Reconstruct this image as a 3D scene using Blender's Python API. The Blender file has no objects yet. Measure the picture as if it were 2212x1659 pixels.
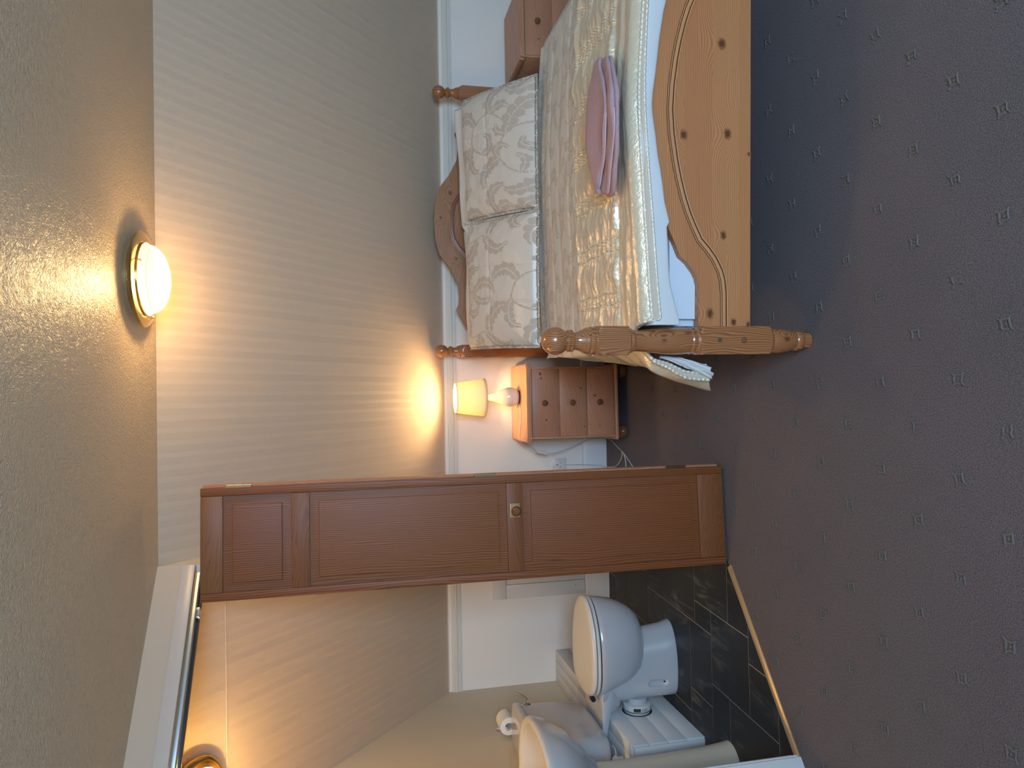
import bpy, bmesh, math, random
import numpy as np
from mathutils import Vector, Matrix, noise

random.seed(7)
D = bpy.data
SC = bpy.context.scene
COL = SC.collection
PI = math.pi
R = math.radians

# ------------------------------------------------------------------ camera
def make_camera():
    pitch, yaw, roll = R(12.3265), R(1.0737), R(0.8706)
    cp, sp, c, s = math.cos(pitch), math.sin(pitch), math.cos(yaw), math.sin(yaw)
    fwd = Vector((s*cp, c*cp, -sp)); r = Vector((c, -s, 0)); d = fwd.cross(r)
    r2 = r*math.cos(roll) + d*math.sin(roll); d2 = -r*math.sin(roll) + d*math.cos(roll)
    # the photograph lies on its side: its right edge is the floor, so the camera is rolled 90 degrees
    X, Y, Z = d2, r2, -fwd
    cam = D.cameras.new('camera'); o = D.objects.new('camera', cam); COL.objects.link(o)
    o.matrix_world = Matrix(((X.x, Y.x, Z.x, 0), (X.y, Y.y, Z.y, -4.05), (X.z, Y.z, Z.z, 1.45), (0, 0, 0, 1)))
    cam.sensor_fit = 'HORIZONTAL'; cam.sensor_width = 36.0
    cam.lens = 1536.0/2212.0*36.0
    cam.clip_start = 0.05
    SC.camera = o
make_camera()

# ------------------------------------------------------------------ light
W = D.worlds.new('world'); SC.world = W; W.use_nodes = True
W.node_tree.nodes['Background'].inputs[0].default_value = (0.6, 0.7, 0.85, 1)
W.node_tree.nodes['Background'].inputs[1].default_value = 0.05

def area(name, loc, target, sx, sy, power, color):
    l = D.lights.new(name, 'AREA'); l.shape = 'RECTANGLE'; l.size = sx; l.size_y = sy
    l.energy = power; l.color = color
    o = D.objects.new(name, l); COL.objects.link(o); o.location = loc
    o.rotation_euler = (Vector(target)-Vector(loc)).to_track_quat('-Z', 'Y').to_euler()
    return o
area('window_daylight', (0.55, -5.42, 1.62), (0.75, 0, 1.0), 1.0, 0.95, 127, (0.445, 0.69, 1.0))

def point(name, loc, power, color, rad):
    l = D.lights.new(name, 'POINT'); l.energy = power; l.color = color; l.shadow_soft_size = rad
    o = D.objects.new(name, l); COL.objects.link(o); o.location = loc
    return o

SC.view_settings.view_transform = 'Standard'
SC.view_settings.look = 'None'
SC.view_settings.gamma = 1.0
SC.view_settings.use_curve_mapping = False
SC.view_settings.exposure = 0.0

# ------------------------------------------------------------------ node helpers
class NT:
    def __init__(s, name):
        s.m = D.materials.new(name); s.m.use_nodes = True
        s.t = s.m.node_tree; s.n = s.t.nodes
        s.b = s.n['Principled BSDF']
    def node(s, typ, **kw):
        n = s.n.new(typ)
        for k, v in kw.items(): setattr(n, k, v)
        return n
    def link(s, a, b): s.t.links.new(a, b)
    def _in(s, n, i, v):
        if v is None: return
        if hasattr(v, 'is_output') or hasattr(v, 'links'): s.link(v, n.inputs[i])
        else: n.inputs[i].default_value = v
    def math(s, op, a, b=None, c=None, clamp=False):
        n = s.node('ShaderNodeMath', operation=op, use_clamp=clamp)
        s._in(n, 0, a); s._in(n, 1, b); s._in(n, 2, c)
        return n.outputs[0]
    def vmath(s, op, a, b=None):
        n = s.node('ShaderNodeVectorMath', operation=op)
        s._in(n, 0, a); s._in(n, 1, b)
        return n.outputs[0]
    def coord(s, which='Object'): return s.node('ShaderNodeTexCoord').outputs[which]
    def sep(s, v):
        n = s.node('ShaderNodeSeparateXYZ'); s.link(v, n.inputs[0]); return n.outputs
    def comb(s, x, y, z):
        n = s.node('ShaderNodeCombineXYZ'); s._in(n, 0, x); s._in(n, 1, y); s._in(n, 2, z); return n.outputs[0]
    def noise(s, vec, scale, detail=3, rough=0.55, dist=0.0):
        n = s.node('ShaderNodeTexNoise'); s.link(vec, n.inputs['Vector'])
        n.inputs['Scale'].default_value = scale; n.inputs['Detail'].default_value = detail
        n.inputs['Roughness'].default_value = rough; n.inputs['Distortion'].default_value = dist
        return n.outputs['Fac']
    def ramp(s, f, stops):
        n = s.node('ShaderNodeValToRGB'); s.link(f, n.inputs[0])
        e = n.color_ramp.elements
        while len(e) < len(stops): e.new(0.5)
        for el, (p, c) in zip(e, stops): el.position = p; el.color = (*c, 1) if len(c) == 3 else c
        return n.outputs[0]
    def mix(s, f, a, b, mode='MIX'):
        n = s.node('ShaderNodeMix', data_type='RGBA', blend_type=mode)
        s._in(n, 0, f)
        for i, v in ((6, a), (7, b)):
            if isinstance(v, tuple): n.inputs[i].default_value = (*v, 1) if len(v) == 3 else v
            else: s.link(v, n.inputs[i])
        return n.outputs[2]
    def bump(s, h, strength=0.3, dist=0.01, normal=None):
        n = s.node('ShaderNodeBump'); s.link(h, n.inputs['Height'])
        n.inputs['Strength'].default_value = strength; n.inputs['Distance'].default_value = dist
        if normal is not None: s.link(normal, n.inputs['Normal'])
        return n.outputs[0]
    def set(s, **kw):
        for k, v in kw.items():
            k = k.replace('_', ' ')
            i = s.b.inputs[k]
            if hasattr(v, 'links'): s.link(v, i)
            elif isinstance(v, tuple) and len(v) == 3: i.default_value = (*v, 1)
            else: i.default_value = v
        return s

def plain(name, col, rough=0.5, metal=0.0, coat=0.0, spec=0.5):
    t = NT(name); t.set(Base_Color=col, Roughness=rough, Metallic=metal, Specular_IOR_Level=spec, Coat_Weight=coat)
    return t.m

def wood(name, light, dark, axis='Z', freq=200, rough=0.35, knots=(), coat=0.0, warp=0.012, off=(0.03, 0.05), vary=True,
         knotcol=(0.13, 0.045, 0.018), streak=0.25, tone=0.25, contrast=1.0, bump=0.12, vamp=0.22):
    """pine: growth rings around a pith axis parallel to the grain, wandering with noise, pushed round knots."""
    t = NT(name)
    co = t.coord('Object')
    co0 = co
    if vary:
        oi = t.node('ShaderNodeObjectInfo').outputs['Random']
        sh = t.math('MULTIPLY', oi, 3.7); sh2 = t.math('MULTIPLY', t.math('FRACT', t.math('MULTIPLY', oi, 17.3)), 0.08)
        co = t.vmath('ADD', co, t.comb(*( (sh, sh2, sh2) if axis == 'X' else (sh2, sh, sh2) if axis == 'Y' else (sh2, sh2, sh))))
    x, y, z = t.sep(co)
    L, A, B = (x, y, z) if axis == 'X' else (y, x, z) if axis == 'Y' else (z, x, y)
    base = t.comb(t.math('MULTIPLY', L, 0.9), t.math('MULTIPLY', A, 5.0), t.math('MULTIPLY', B, 5.0))
    n1 = t.noise(base, 1.6, 3, 0.5)
    a = t.math('ADD', A, off[0]); b = t.math('ADD', B, off[1])
    r = t.math('SQRT', t.math('ADD', t.math('MULTIPLY', a, a), t.math('MULTIPLY', b, b)))
    r = t.math('ADD', r, t.math('MULTIPLY', t.math('SUBTRACT', n1, 0.5), warp*6))
    kmask = None
    xx, yy, zz = t.sep(co0)
    for (kx, ky, kz, kr) in knots:
        dx = t.math('SUBTRACT', xx, kx); dy = t.math('SUBTRACT', yy, ky); dz = t.math('SUBTRACT', zz, kz)
        s_ = {'X': (0.75, 1, 1), 'Y': (1, 0.75, 1), 'Z': (1, 1, 0.75)}[axis]
        q = [t.math('POWER', t.math('MULTIPLY', d_, w_), 2) for d_, w_ in zip((dx, dy, dz), s_)]
        d = t.math('SQRT', t.math('ADD', t.math('ADD', q[0], q[1]), q[2]))
        dn = t.math('DIVIDE', d, kr)
        g = t.math('EXPONENT', t.math('MULTIPLY', t.math('POWER', dn, 2), -0.22))
        r = t.math('ADD', r, t.math('MULTIPLY', g, kr*1.5))
        k = t.math('SUBTRACT', 1.15, t.math('ADD', dn, t.math('MULTIPLY', t.noise(co0, 140, 3), 0.7)), clamp=True)
        k = t.math('MULTIPLY', k, 2.0, clamp=True)
        kmask = k if kmask is None else t.math('MAXIMUM', kmask, k)
    w = t.math('FRACT', t.math('MULTIPLY', r, freq))
    late = t.ramp(w, [(0.0, (0, 0, 0)), (0.35, (0.10,)*3), (0.72, (0.62,)*3), (0.86, (1, 1, 1)), (0.97, (0.25,)*3), (1.0, (0, 0, 0))])
    fib = t.noise(t.comb(t.math('MULTIPLY', L, 6), t.math('MULTIPLY', A, 260), t.math('MULTIPLY', B, 260)), 1.0, 2)
    big = t.noise(t.comb(t.math('MULTIPLY', L, 1.2), t.math('MULTIPLY', A, 9), t.math('MULTIPLY', B, 9)), 1.0, 2)
    f = t.math('MULTIPLY', late, t.math('MULTIPLY_ADD', big, 1.1*contrast, 0.25*contrast), clamp=True)
    f = t.math('ADD', f, t.math('MULTIPLY', t.math('SUBTRACT', fib, 0.5), streak), clamp=True)
    c = t.mix(f, light, dark)
    tn = t.math('MULTIPLY_ADD', big, tone*2, 1-tone)
    c = t.mix(1.0, c, t.comb(tn, tn, tn), 'MULTIPLY')
    if vary:
        v = t.math('MULTIPLY_ADD', t.math('FRACT', t.math('MULTIPLY', oi, 91.7)), vamp, 1-vamp/2)
        c = t.mix(1.0, c, t.comb(v, t.math('MULTIPLY', v, v), t.math('MULTIPLY', v, v)), 'MULTIPLY')
    if kmask is not None: c = t.mix(kmask, c, knotcol)
    t.set(Base_Color=c, Roughness=rough, Specular_IOR_Level=0.35, Coat_Weight=coat, Coat_Roughness=0.08,
          Normal=t.bump(t.math('ADD', late, fib), bump, 0.0008))
    return t.m

# ------------------------------------------------------------------ mesh helpers
def link(o, parent=None):
    COL.objects.link(o)
    if parent is not None: o.parent = parent
    return o
def empty(name, loc=(0, 0, 0), rz=0.0):
    o = D.objects.new(name, None); o.empty_display_size = 0.1
    o.location = loc; o.rotation_euler = (0, 0, rz)
    return link(o)
def tag(o, label, cat, group=None):
    o['label'] = label; o['category'] = cat
    if group: o['group'] = group
    return o
def structure(o, label=None):
    o['kind'] = 'structure'
    if label: o['label'] = label
    return o
def obj(name, me, mat, parent=None, smooth=35):
    o = D.objects.new(name, me)
    if mat is not None:
        for m in (mat if isinstance(mat, (list, tuple)) else (mat,)): me.materials.append(m)
    if smooth is not None and len(me.polygons):
        me.polygons.foreach_set('use_smooth', [True]*len(me.polygons))
        if smooth < 180: me.set_sharp_from_angle(angle=R(smooth))
    return link(o, parent)
class MB:
    """collects shapes, then becomes ONE mesh object"""
    def __init__(s): s.v = []; s.f = []
    def add(s, vs, fs):
        o = len(s.v); s.v += [tuple(v) for v in vs]; s.f += [tuple(i+o for i in f) for f in fs]; return s
    def box(s, x0, x1, y0, y1, z0, z1, bev=0.0, seg=2, m=None):
        bm = bmesh.new(); bmesh.ops.create_cube(bm, size=1.0)
        for v in bm.verts:
            v.co = ((x0+x1)/2+v.co.x*(x1-x0), (y0+y1)/2+v.co.y*(y1-y0), (z0+z1)/2+v.co.z*(z1-z0))
        if bev > 0: bmesh.ops.bevel(bm, geom=list(bm.edges), offset=bev, segments=seg, profile=0.5, affect='EDGES')
        s.bm(bm, m); return s
    def bm(s, bm, m=None):
        bm.verts.index_update()
        vs = [(m @ v.co) if m else v.co.copy() for v in bm.verts]
        s.add(vs, [[v.index for v in f.verts] for f in bm.faces]); bm.free(); return s
    def lathe(s, prof, c=(0, 0, 0), seg=32, axis='Z', cap=True):
        vs = []; fs = []
        n = len(prof)
        for (r, h) in prof:
            for k in range(seg):
                a = 2*PI*k/seg; p = (r*math.cos(a), r*math.sin(a), h)
                if axis == 'X': p = (p[2], p[0], p[1])
                elif axis == 'Y': p = (p[1], p[2], p[0])
                vs.append((c[0]+p[0], c[1]+p[1], c[2]+p[2]))
        for i in range(n-1):
            for k in range(seg):
                k2 = (k+1) % seg
                fs.append((i*seg+k, i*seg+k2, (i+1)*seg+k2, (i+1)*seg+k))
        if cap:
            fs.append(tuple(range(seg))[::-1]); fs.append(tuple((n-1)*seg+k for k in range(seg)))
        return s.add(vs, fs)
    def loft(s, rings, cap=True):
        n = len(rings[0]); vs = [p for r in rings for p in r]; fs = []
        for i in range(len(rings)-1):
            for k in range(n):
                k2 = (k+1) % n
                fs.append((i*n+k, i*n+k2, (i+1)*n+k2, (i+1)*n+k))
        if cap: fs.append(tuple(range(n))[::-1]); fs.append(tuple((len(rings)-1)*n+k for k in range(n)))
        return s.add(vs, fs)
    def tube(s, pts, r, seg=8, cap=True):
        pts = [Vector(p) for p in pts]; rings = []; up = None
        for i, p in enumerate(pts):
            t = (pts[min(i+1, len(pts)-1)]-pts[max(i-1, 0)])
            if t.length < 1e-9: t = Vector((0, 0, 1))
            t.normalize()
            if up is None: up = Vector((0, 0, 1)) if abs(t.z) < 0.9 else Vector((1, 0, 0))
            a = t.cross(up); a.normalize(); b = a.cross(t); up = b
            rr = r[i] if isinstance(r, (list, tuple)) else r
            rings.append([p+a*rr*math.cos(2*PI*k/seg)+b*rr*math.sin(2*PI*k/seg) for k in range(seg)])
        return s.loft(rings, cap)
    def prism(s, poly, a0, a1, axis='Y'):
        """extrude a 2-D polygon along an axis. axis Y: poly=(x,z); X: (y,z); Z: (x,y)"""
        def p(q, h): return {'Y': (q[0], h, q[1]), 'X': (h, q[0], q[1]), 'Z': (q[0], q[1], h)}[axis]
        n = len(poly); vs = [p(q, a0) for q in poly]+[p(q, a1) for q in poly]
        fs = [tuple(range(n)), tuple(range(2*n-1, n-1, -1))]
        fs += [(i, i+n, (i+1) % n+n, (i+1) % n) for i in range(n)]
        return s.add(vs, fs)
    def mesh(s, name='mesh'):
        me = D.meshes.new(name); me.from_pydata(s.v, [], s.f)
        bm = bmesh.new(); bm.from_mesh(me); bmesh.ops.recalc_face_normals(bm, faces=bm.faces); bm.to_mesh(me); bm.free()
        return me
    def obj(s, name, mat, parent=None, smooth=35): return obj(name, s.mesh(name), mat, parent, smooth)

def spline(pts, n=8):
    """Catmull-Rom through pts"""
    P = [Vector(p) for p in pts]; out = []
    for i in range(len(P)-1):
        p0, p1, p2, p3 = P[max(i-1, 0)], P[i], P[i+1], P[min(i+2, len(P)-1)]
        for k in range(n):
            t = k/n
            out.append(0.5*((2*p1)+(p2-p0)*t+(2*p0-5*p1+4*p2-p3)*t*t+(3*p1-p0-3*p2+p3)*t**3))
    out.append(P[-1]); return out
def lerp_table(tab):
    xs = [a for a, b in tab]; ys = [b for a, b in tab]
    return lambda x: float(np.interp(x, xs, ys))
def smooth_table(tab, n=10):
    pts = spline([(a, b, 0) for a, b in tab], n)
    return lerp_table([(p.x, p.y) for p in pts])
def grid_mesh(name, P, attr=None):
    """P: (ni,nj,3) array -> mesh"""
    ni, nj = P.shape[:2]
    idx = np.arange(ni*nj).reshape(ni, nj)
    q = np.stack([idx[:-1, :-1], idx[1:, :-1], idx[1:, 1:], idx[:-1, 1:]], -1).reshape(-1, 4)
    me = D.meshes.new(name)
    me.vertices.add(ni*nj); me.vertices.foreach_set('co', P.reshape(-1).astype(np.float32))
    me.loops.add(q.size); me.loops.foreach_set('vertex_index', q.reshape(-1).astype(np.int32))
    me.polygons.add(len(q)); me.polygons.foreach_set('loop_start', np.arange(0, q.size, 4, dtype=np.int32))
    me.polygons.foreach_set('loop_total', np.full(len(q), 4, dtype=np.int32))
    me.update(calc_edges=True)
    if attr is not None:
        for k, a in attr.items():
            at = me.attributes.new(k, 'FLOAT', 'POINT'); at.data.foreach_set('value', a.reshape(-1).astype(np.float32))
    return me
def copy_tree(o, parent=None):
    c = o.copy(); COL.objects.link(c)
    if parent is not None: c.parent = parent
    for ch in list(o.children): copy_tree(ch, c)
    return c
_rng = np.random.RandomState(3)
def vnoise(X, Y, seed=0, octaves=3):
    """cheap smooth value noise on arrays"""
    out = 0; amp = 1.0; tot = 0
    for o in range(octaves):
        rs = np.random.RandomState(seed*17+o); T = rs.rand(64, 64)
        x = X*(2**o); y = Y*(2**o)
        xi = np.floor(x).astype(int); yi = np.floor(y).astype(int); fx = x-xi; fy = y-yi
        fx = fx*fx*(3-2*fx); fy = fy*fy*(3-2*fy)
        a = T[xi % 64, yi % 64]; b = T[(xi+1) % 64, yi % 64]; c = T[xi % 64, (yi+1) % 64]; d = T[(xi+1) % 64, (yi+1) % 64]
        out = out+amp*((a*(1-fx)+b*fx)*(1-fy)+(c*(1-fx)+d*fx)*fy); tot += amp; amp *= 0.5
    return out/tot-0.5

# ------------------------------------------------------------------ materials
def mat_wallpaper(name, base, sloped):
    """embossed paper: plain and herringbone stripes running up the wall"""
    t = NT(name); co = t.coord('Object'); x, y, z = t.sep(co)
    v = t.math('MULTIPLY', t.math('SQRT', t.math('ADD', t.math('MULTIPLY', y, y), t.math('MULTIPLY', z, z))), 1.0) if sloped else z
    per = 0.044 if sloped else 0.030
    u = t.math('DIVIDE', x, per); fr = t.math('FRACT', u); cell = t.math('FLOOR', u)
    par = t.math('MULTIPLY_ADD', t.math('PINGPONG', cell, 1.0), 2.0, -1.0)
    band = t.math('MULTIPLY', t.math('GREATER_THAN', fr, 0.06), t.math('LESS_THAN', fr, 0.56))
    hat = t.math('SINE', t.math('MULTIPLY', t.math('ADD', t.math('MULTIPLY', v, 1.0), t.math('MULTIPLY', t.math('MULTIPLY', x, par), 1.1)), 2*PI/0.0048))
    e1 = t.math('MULTIPLY', t.math('LESS_THAN', t.math('ABSOLUTE', t.math('SUBTRACT', fr, 0.02)), 0.02), 0.7)
    e2 = t.math('MULTIPLY', t.math('LESS_THAN', t.math('ABSOLUTE', t.math('SUBTRACT', fr, 0.58)), 0.02), 0.7)
    h = t.math('ADD', t.math('MULTIPLY', t.math('MULTIPLY', hat, band), 0.32 if sloped else 0.12), t.math('ADD', e1, e2))
    h = t.math('ADD', h, t.math('MULTIPLY', t.noise(co, 220, 2), 0.3))
    dirt = t.noise(co, 1.3, 4)
    c = t.mix(t.math('MULTIPLY', dirt, 0.35), base, tuple(b*k for b, k in zip(base, (0.86, 0.84, 0.80))))
    t.set(Base_Color=c, Roughness=0.62, Specular_IOR_Level=0.3, Normal=t.bump(h, 0.62 if sloped else 0.32, 0.0014))
    return t.m
def mat_ceiling():
    t = NT('ceiling_paint'); co = t.coord('Object')
    m = t.node('ShaderNodeMapping'); t.link(co, m.inputs[0]); m.inputs['Scale'].default_value = (1, 1, 1)
    n1 = t.noise(co, 95, 3, 0.6, 1.2); n2 = t.noise(co, 38, 3, 0.6, 2.2)
    rid = t.math('ABSOLUTE', t.math('SUBTRACT', n2, 0.5))
    h = t.math('ADD', t.math('MULTIPLY', n1, 0.8), t.math('MULTIPLY', t.math('SUBTRACT', 0.25, rid), 1.3))
    c = t.mix(t.noise(co, 1.1, 4), (0.74, 0.575, 0.395), (0.66, 0.51, 0.345))
    t.set(Base_Color=c, Roughness=0.36, Specular_IOR_Level=0.17, Normal=t.bump(h, 0.8, 0.008))
    return t.m
def mat_carpet():
    t = NT('carpet'); co = t.coord('Object')
    n1 = t.noise(co, 310, 3, 0.75); n2 = t.noise(co, 2.2, 4); n3 = t.noise(co, 120, 3)
    f = t.ramp(n1, [(0.38, (0, 0, 0)), (0.64, (1, 1, 1))])
    c = t.mix(f, (0.026, 0.018, 0.021), (0.195, 0.146, 0.152))
    k = t.math('MULTIPLY_ADD', t.math('ADD', n2, n3), 0.45, 0.55)
    c = t.mix(1.0, c, t.comb(k, k, k), 'MULTIPLY')
    t.set(Base_Color=c, Roughness=0.95, Specular_IOR_Level=0.1, Sheen_Weight=0.25, Sheen_Roughness=0.6, Normal=t.bump(n1, 0.9, 0.005))
    return t.m
def mat_slate():
    t = NT('slate_tile'); co = t.coord('Object')
    oi = t.node('ShaderNodeObjectInfo').outputs['Random']
    co = t.vmath('ADD', co, t.comb(t.math('MULTIPLY', oi, 7), 0.0, 0.0))
    m = t.node('ShaderNodeMapping'); t.link(co, m.inputs[0]); m.inputs['Rotation'].default_value = (0, 0, R(35)); m.inputs['Scale'].default_value = (14, 3.2, 5)
    n = t.noise(m.outputs[0], 1.0, 6, 0.68, 0.8); n2 = t.noise(co, 5, 3)
    f = t.math('MULTIPLY', t.ramp(n, [(0.52, (0, 0, 0)), (0.74, (1, 1, 1))]), t.ramp(n2, [(0.42, (0, 0, 0)), (0.66, (1, 1, 1))]))
    c = t.mix(f, (0.011, 0.011, 0.011), (0.17, 0.165, 0.15))
    k = t.math('MULTIPLY_ADD', oi, 0.5, 0.75); c = t.mix(1.0, c, t.comb(k, k, k), 'MULTIPLY')
    t.set(Base_Color=c, Roughness=0.42, Specular_IOR_Level=0.35, Normal=t.bump(n, 0.2, 0.002))
    return t.m
def mat_satin(name, light, dark, rough=0.30, damask=False, wr=70):
    t = NT(name); co = t.coord('Object')
    w = t.noise(co, wr, 4, 0.6, 0.4); fine = t.noise(co, 900, 2)
    if damask:
        a = t.node('ShaderNodeAttribute', attribute_name='damask').outputs['Fac']
        c = t.mix(a, light, dark); rg = t.math('MULTIPLY_ADD', a, 0.22, rough)
        h = t.math('ADD', t.math('MULTIPLY', a, 0.25), t.math('MULTIPLY', w, 0.25))
        t.set(Base_Color=c, Roughness=rg, Specular_IOR_Level=0.6, Sheen_Weight=0.15, Normal=t.bump(h, 0.25, 0.002))
    else:
        t.set(Base_Color=light, Roughness=rough, Specular_IOR_Level=0.8, Metallic=0.34, Sheen_Weight=0.1, Normal=t.bump(t.math('ADD', w, t.math('ADD', t.math('MULTIPLY', t.noise(co, wr*0.4, 4, 0.55, 1.5), 1.6), t.math('MULTIPLY', fine, 0.05))), 0.30, 0.006))
    return t.m
def mat_cloth(name, col, scale=900, bump=0.2, big=12):
    t = NT(name); co = t.coord('Object')
    n = t.noise(co, scale, 2); b = t.noise(co, big, 3)
    t.set(Base_Color=col, Roughness=0.85, Specular_IOR_Level=0.2, Sheen_Weight=0.1, Normal=t.bump(t.math('ADD', t.math('MULTIPLY', n, 0.15), b), bump, 0.004))
    return t.m
def mat_towel():
    t = NT('terry_towel'); co = t.coord('Object')
    n = t.noise(co, 380, 4, 0.8); n2 = t.noise(co, 20, 2)
    c = t.mix(t.ramp(n, [(0.35, (0, 0, 0)), (0.7, (1, 1, 1))]), (0.56, 0.30, 0.345), (0.92, 0.61, 0.64))
    t.set(Base_Color=c, Roughness=0.95, Specular_IOR_Level=0.1, Sheen_Weight=0.35, Normal=t.bump(t.math('ADD', n, t.math('MULTIPLY', n2, 1.5)), 1.0, 0.006))
    return t.m
def mat_emit(name, col, strength, base=(0.8, 0.8, 0.8)):
    t = NT(name); t.set(Base_Color=base, Roughness=0.3, Emission_Color=col, Emission_Strength=strength); return t.m

M = {}
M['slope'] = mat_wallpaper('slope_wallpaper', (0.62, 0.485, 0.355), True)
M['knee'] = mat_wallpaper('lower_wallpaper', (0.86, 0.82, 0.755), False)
M['ceiling'] = mat_ceiling()
M['carpet'] = mat_carpet()
M['motif'] = mat_cloth('carpet_motif_yarn', (0.135, 0.118, 0.100), 500, 0.6, 200)
M['slate'] = mat_slate()
M['grout'] = plain('grout', (0.36, 0.33, 0.29), 0.9)
M['gloss_white'] = plain('white_gloss_paint', (0.72, 0.72, 0.70), 0.3)
M['magnolia'] = plain('magnolia_emulsion', (0.66, 0.575, 0.43), 0.6)
M['partition'] = plain('partition_paper', (0.55, 0.41, 0.29), 0.6)
M['partition_gloss'] = plain('frame_gloss_paint', (0.58, 0.47, 0.385), 0.3)
M['ivory'] = plain('ivory_paint', (0.70, 0.67, 0.58), 0.5)
M['porcelain'] = plain('porcelain', (0.56, 0.555, 0.56), 0.13, coat=0.4)
M['plastic'] = plain('white_plastic', (0.70, 0.68, 0.64), 0.3)
M['black'] = plain('black_plastic', (0.012, 0.012, 0.014), 0.4)
M['grey'] = plain('grey_rubber', (0.16, 0.18, 0.20), 0.5)
M['chrome'] = plain('chrome', (0.75, 0.75, 0.76), 0.15, 1.0)
M['alu'] = plain('aluminium_track', (0.55, 0.60, 0.62), 0.35, 0.85)
M['brass'] = plain('brass', (0.72, 0.50, 0.20), 0.25, 1.0)
M['steel'] = plain('old_steel', (0.34, 0.27, 0.17), 0.4, 1.0)
M['pvc'] = plain('cream_pvc_pipe', (0.66, 0.63, 0.50), 0.4)
M['paper'] = mat_cloth('toilet_tissue', (0.82, 0.79, 0.74), 400, 0.3, 40)
M['threshold'] = plain('threshold_metal', (0.62, 0.50, 0.30), 0.32, 0.75)
PL, PD = (0.54, 0.225, 0.090), (0.31, 0.107, 0.035)
M['door'] = wood('door_pine', (0.270, 0.085, 0.024), (0.105, 0.029, 0.008), 'Z', 150, 0.50, warp=0.009, contrast=1.2, streak=0.5, vamp=0.1)
M['door_h'] = wood('door_pine_rail', (0.245, 0.084, 0.026), (0.115, 0.035, 0.010), 'X', 110, 0.50, warp=0.03, contrast=0.6, vamp=0.1)
M['chest'] = wood('chest_pine', (0.56, 0.275, 0.155), (0.36, 0.15, 0.075), 'X', 130, 0.38, warp=0.02, contrast=0.7, vamp=0.12, knotcol=(0.09, 0.03, 0.022),
                  knots=((0.155, -0.385, 0.50, 0.010), (0.13, -0.385, 0.495, 0.007), (-0.09, -0.385, 0.47, 0.006), (0.035, -0.385, 0.198, 0.009), (0.075, -0.385, 0.275, 0.006), (-0.13, -0.385, 0.26, 0.005)))
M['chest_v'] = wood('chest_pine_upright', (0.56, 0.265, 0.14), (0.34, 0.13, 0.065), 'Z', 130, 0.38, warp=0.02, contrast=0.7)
M['knob'] = wood('turned_knob_pine', (0.22, 0.090, 0.038), (0.07, 0.027, 0.012), 'X', 260, 0.25, coat=0.3)
M['post'] = wood('post_pine', (0.42, 0.165, 0.060), (0.13, 0.041, 0.014), 'Z', 190, 0.30, coat=1.0, warp=0.016, off=(0.045, 0.02), vary=False, contrast=1.15,
                 knots=((0.0, -0.045, 0.525, 0.013), (0.004, -0.04, 0.103, 0.014), (-0.018, -0.04, 0.548, 0.004)))
M['headpine'] = wood('headboard_pine', (0.33, 0.150, 0.070), (0.19, 0.075, 0.032), 'X', 120, 0.35, warp=0.02, contrast=0.8,
                     knots=((0.735, 1.85, 0.985, 0.012), (0.87, 1.85, 0.93, 0.014), (0.51, 1.85, 0.90, 0.010), (0.70, 1.85, 0.97, 0.006)))
M['foot'] = wood('footboard_pine', PL, PD, 'X', 170, 0.34, warp=0.008, coat=0.1, contrast=0.9, bump=0.2, vamp=0.09, tone=0.15,
                 knots=((0.927, -0.014, 0.318, 0.022), (0.689, -0.014, 0.484, 0.007), (0.638, -0.014, 0.447, 0.019), (0.649, -0.014, 0.298, 0.020), (0.590, -0.014, 0.224, 0.008),
                        (0.332, -0.014, 0.312, 0.016), (0.085, -0.014, 0.358, 0.020), (0.058, -0.014, 0.276, 0.015), (0.050, -0.014, 0.226, 0.012)))
M['foot_band'] = wood('footboard_band_pine', (0.60, 0.27, 0.115), (0.36, 0.14, 0.05), 'X', 170, 0.36, warp=0.008, vary=False, contrast=0.7)
M['groove'] = plain('groove_painted_shade', (0.13, 0.05, 0.018), 0.45)  # dark colour painted into the moulding grooves in place of shade
M['sheet'] = mat_cloth('white_sheet', (0.62, 0.66, 0.72), 800, 0.35, 9)
M['duvet'] = mat_cloth('white_duvet_cotton', (0.64, 0.63, 0.62), 800, 0.35, 10)
M['pillow_white'] = mat_cloth('white_pillow_cotton', (0.76, 0.72, 0.64), 800, 0.3, 12)
M['satin'] = mat_satin('gold_satin', (0.75, 0.635, 0.455), None, 0.29)
M['damask'] = mat_satin('cream_damask', (0.63, 0.56, 0.47), (0.48, 0.40, 0.315), 0.34, True)
M['damask_bed'] = mat_satin('cream_damask_spread', (0.63, 0.565, 0.465), (0.515, 0.445, 0.345), 0.36, True)
M['lining'] = mat_cloth('beige_lining', (0.60, 0.49, 0.385), 600, 0.3, 30)
M['piping'] = mat_satin('ruched_piping', (0.74, 0.67, 0.54), None, 0.32, wr=260)
M['towel'] = mat_towel()
M['towel_pale'] = mat_cloth('pale_pink_cloth', (0.70, 0.44, 0.38), 700, 0.4, 20)
M['hem'] = mat_cloth('towel_hem_thread', (0.66, 0.46, 0.43), 600, 0.5, 100)

# ------------------------------------------------------------------ the room
ZC = 2.14; ZK = 0.965; SY = -1.33; TAN = (ZC-ZK)/(-SY)
XL, XR, YF = -1.665, 3.15, -5.6

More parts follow.
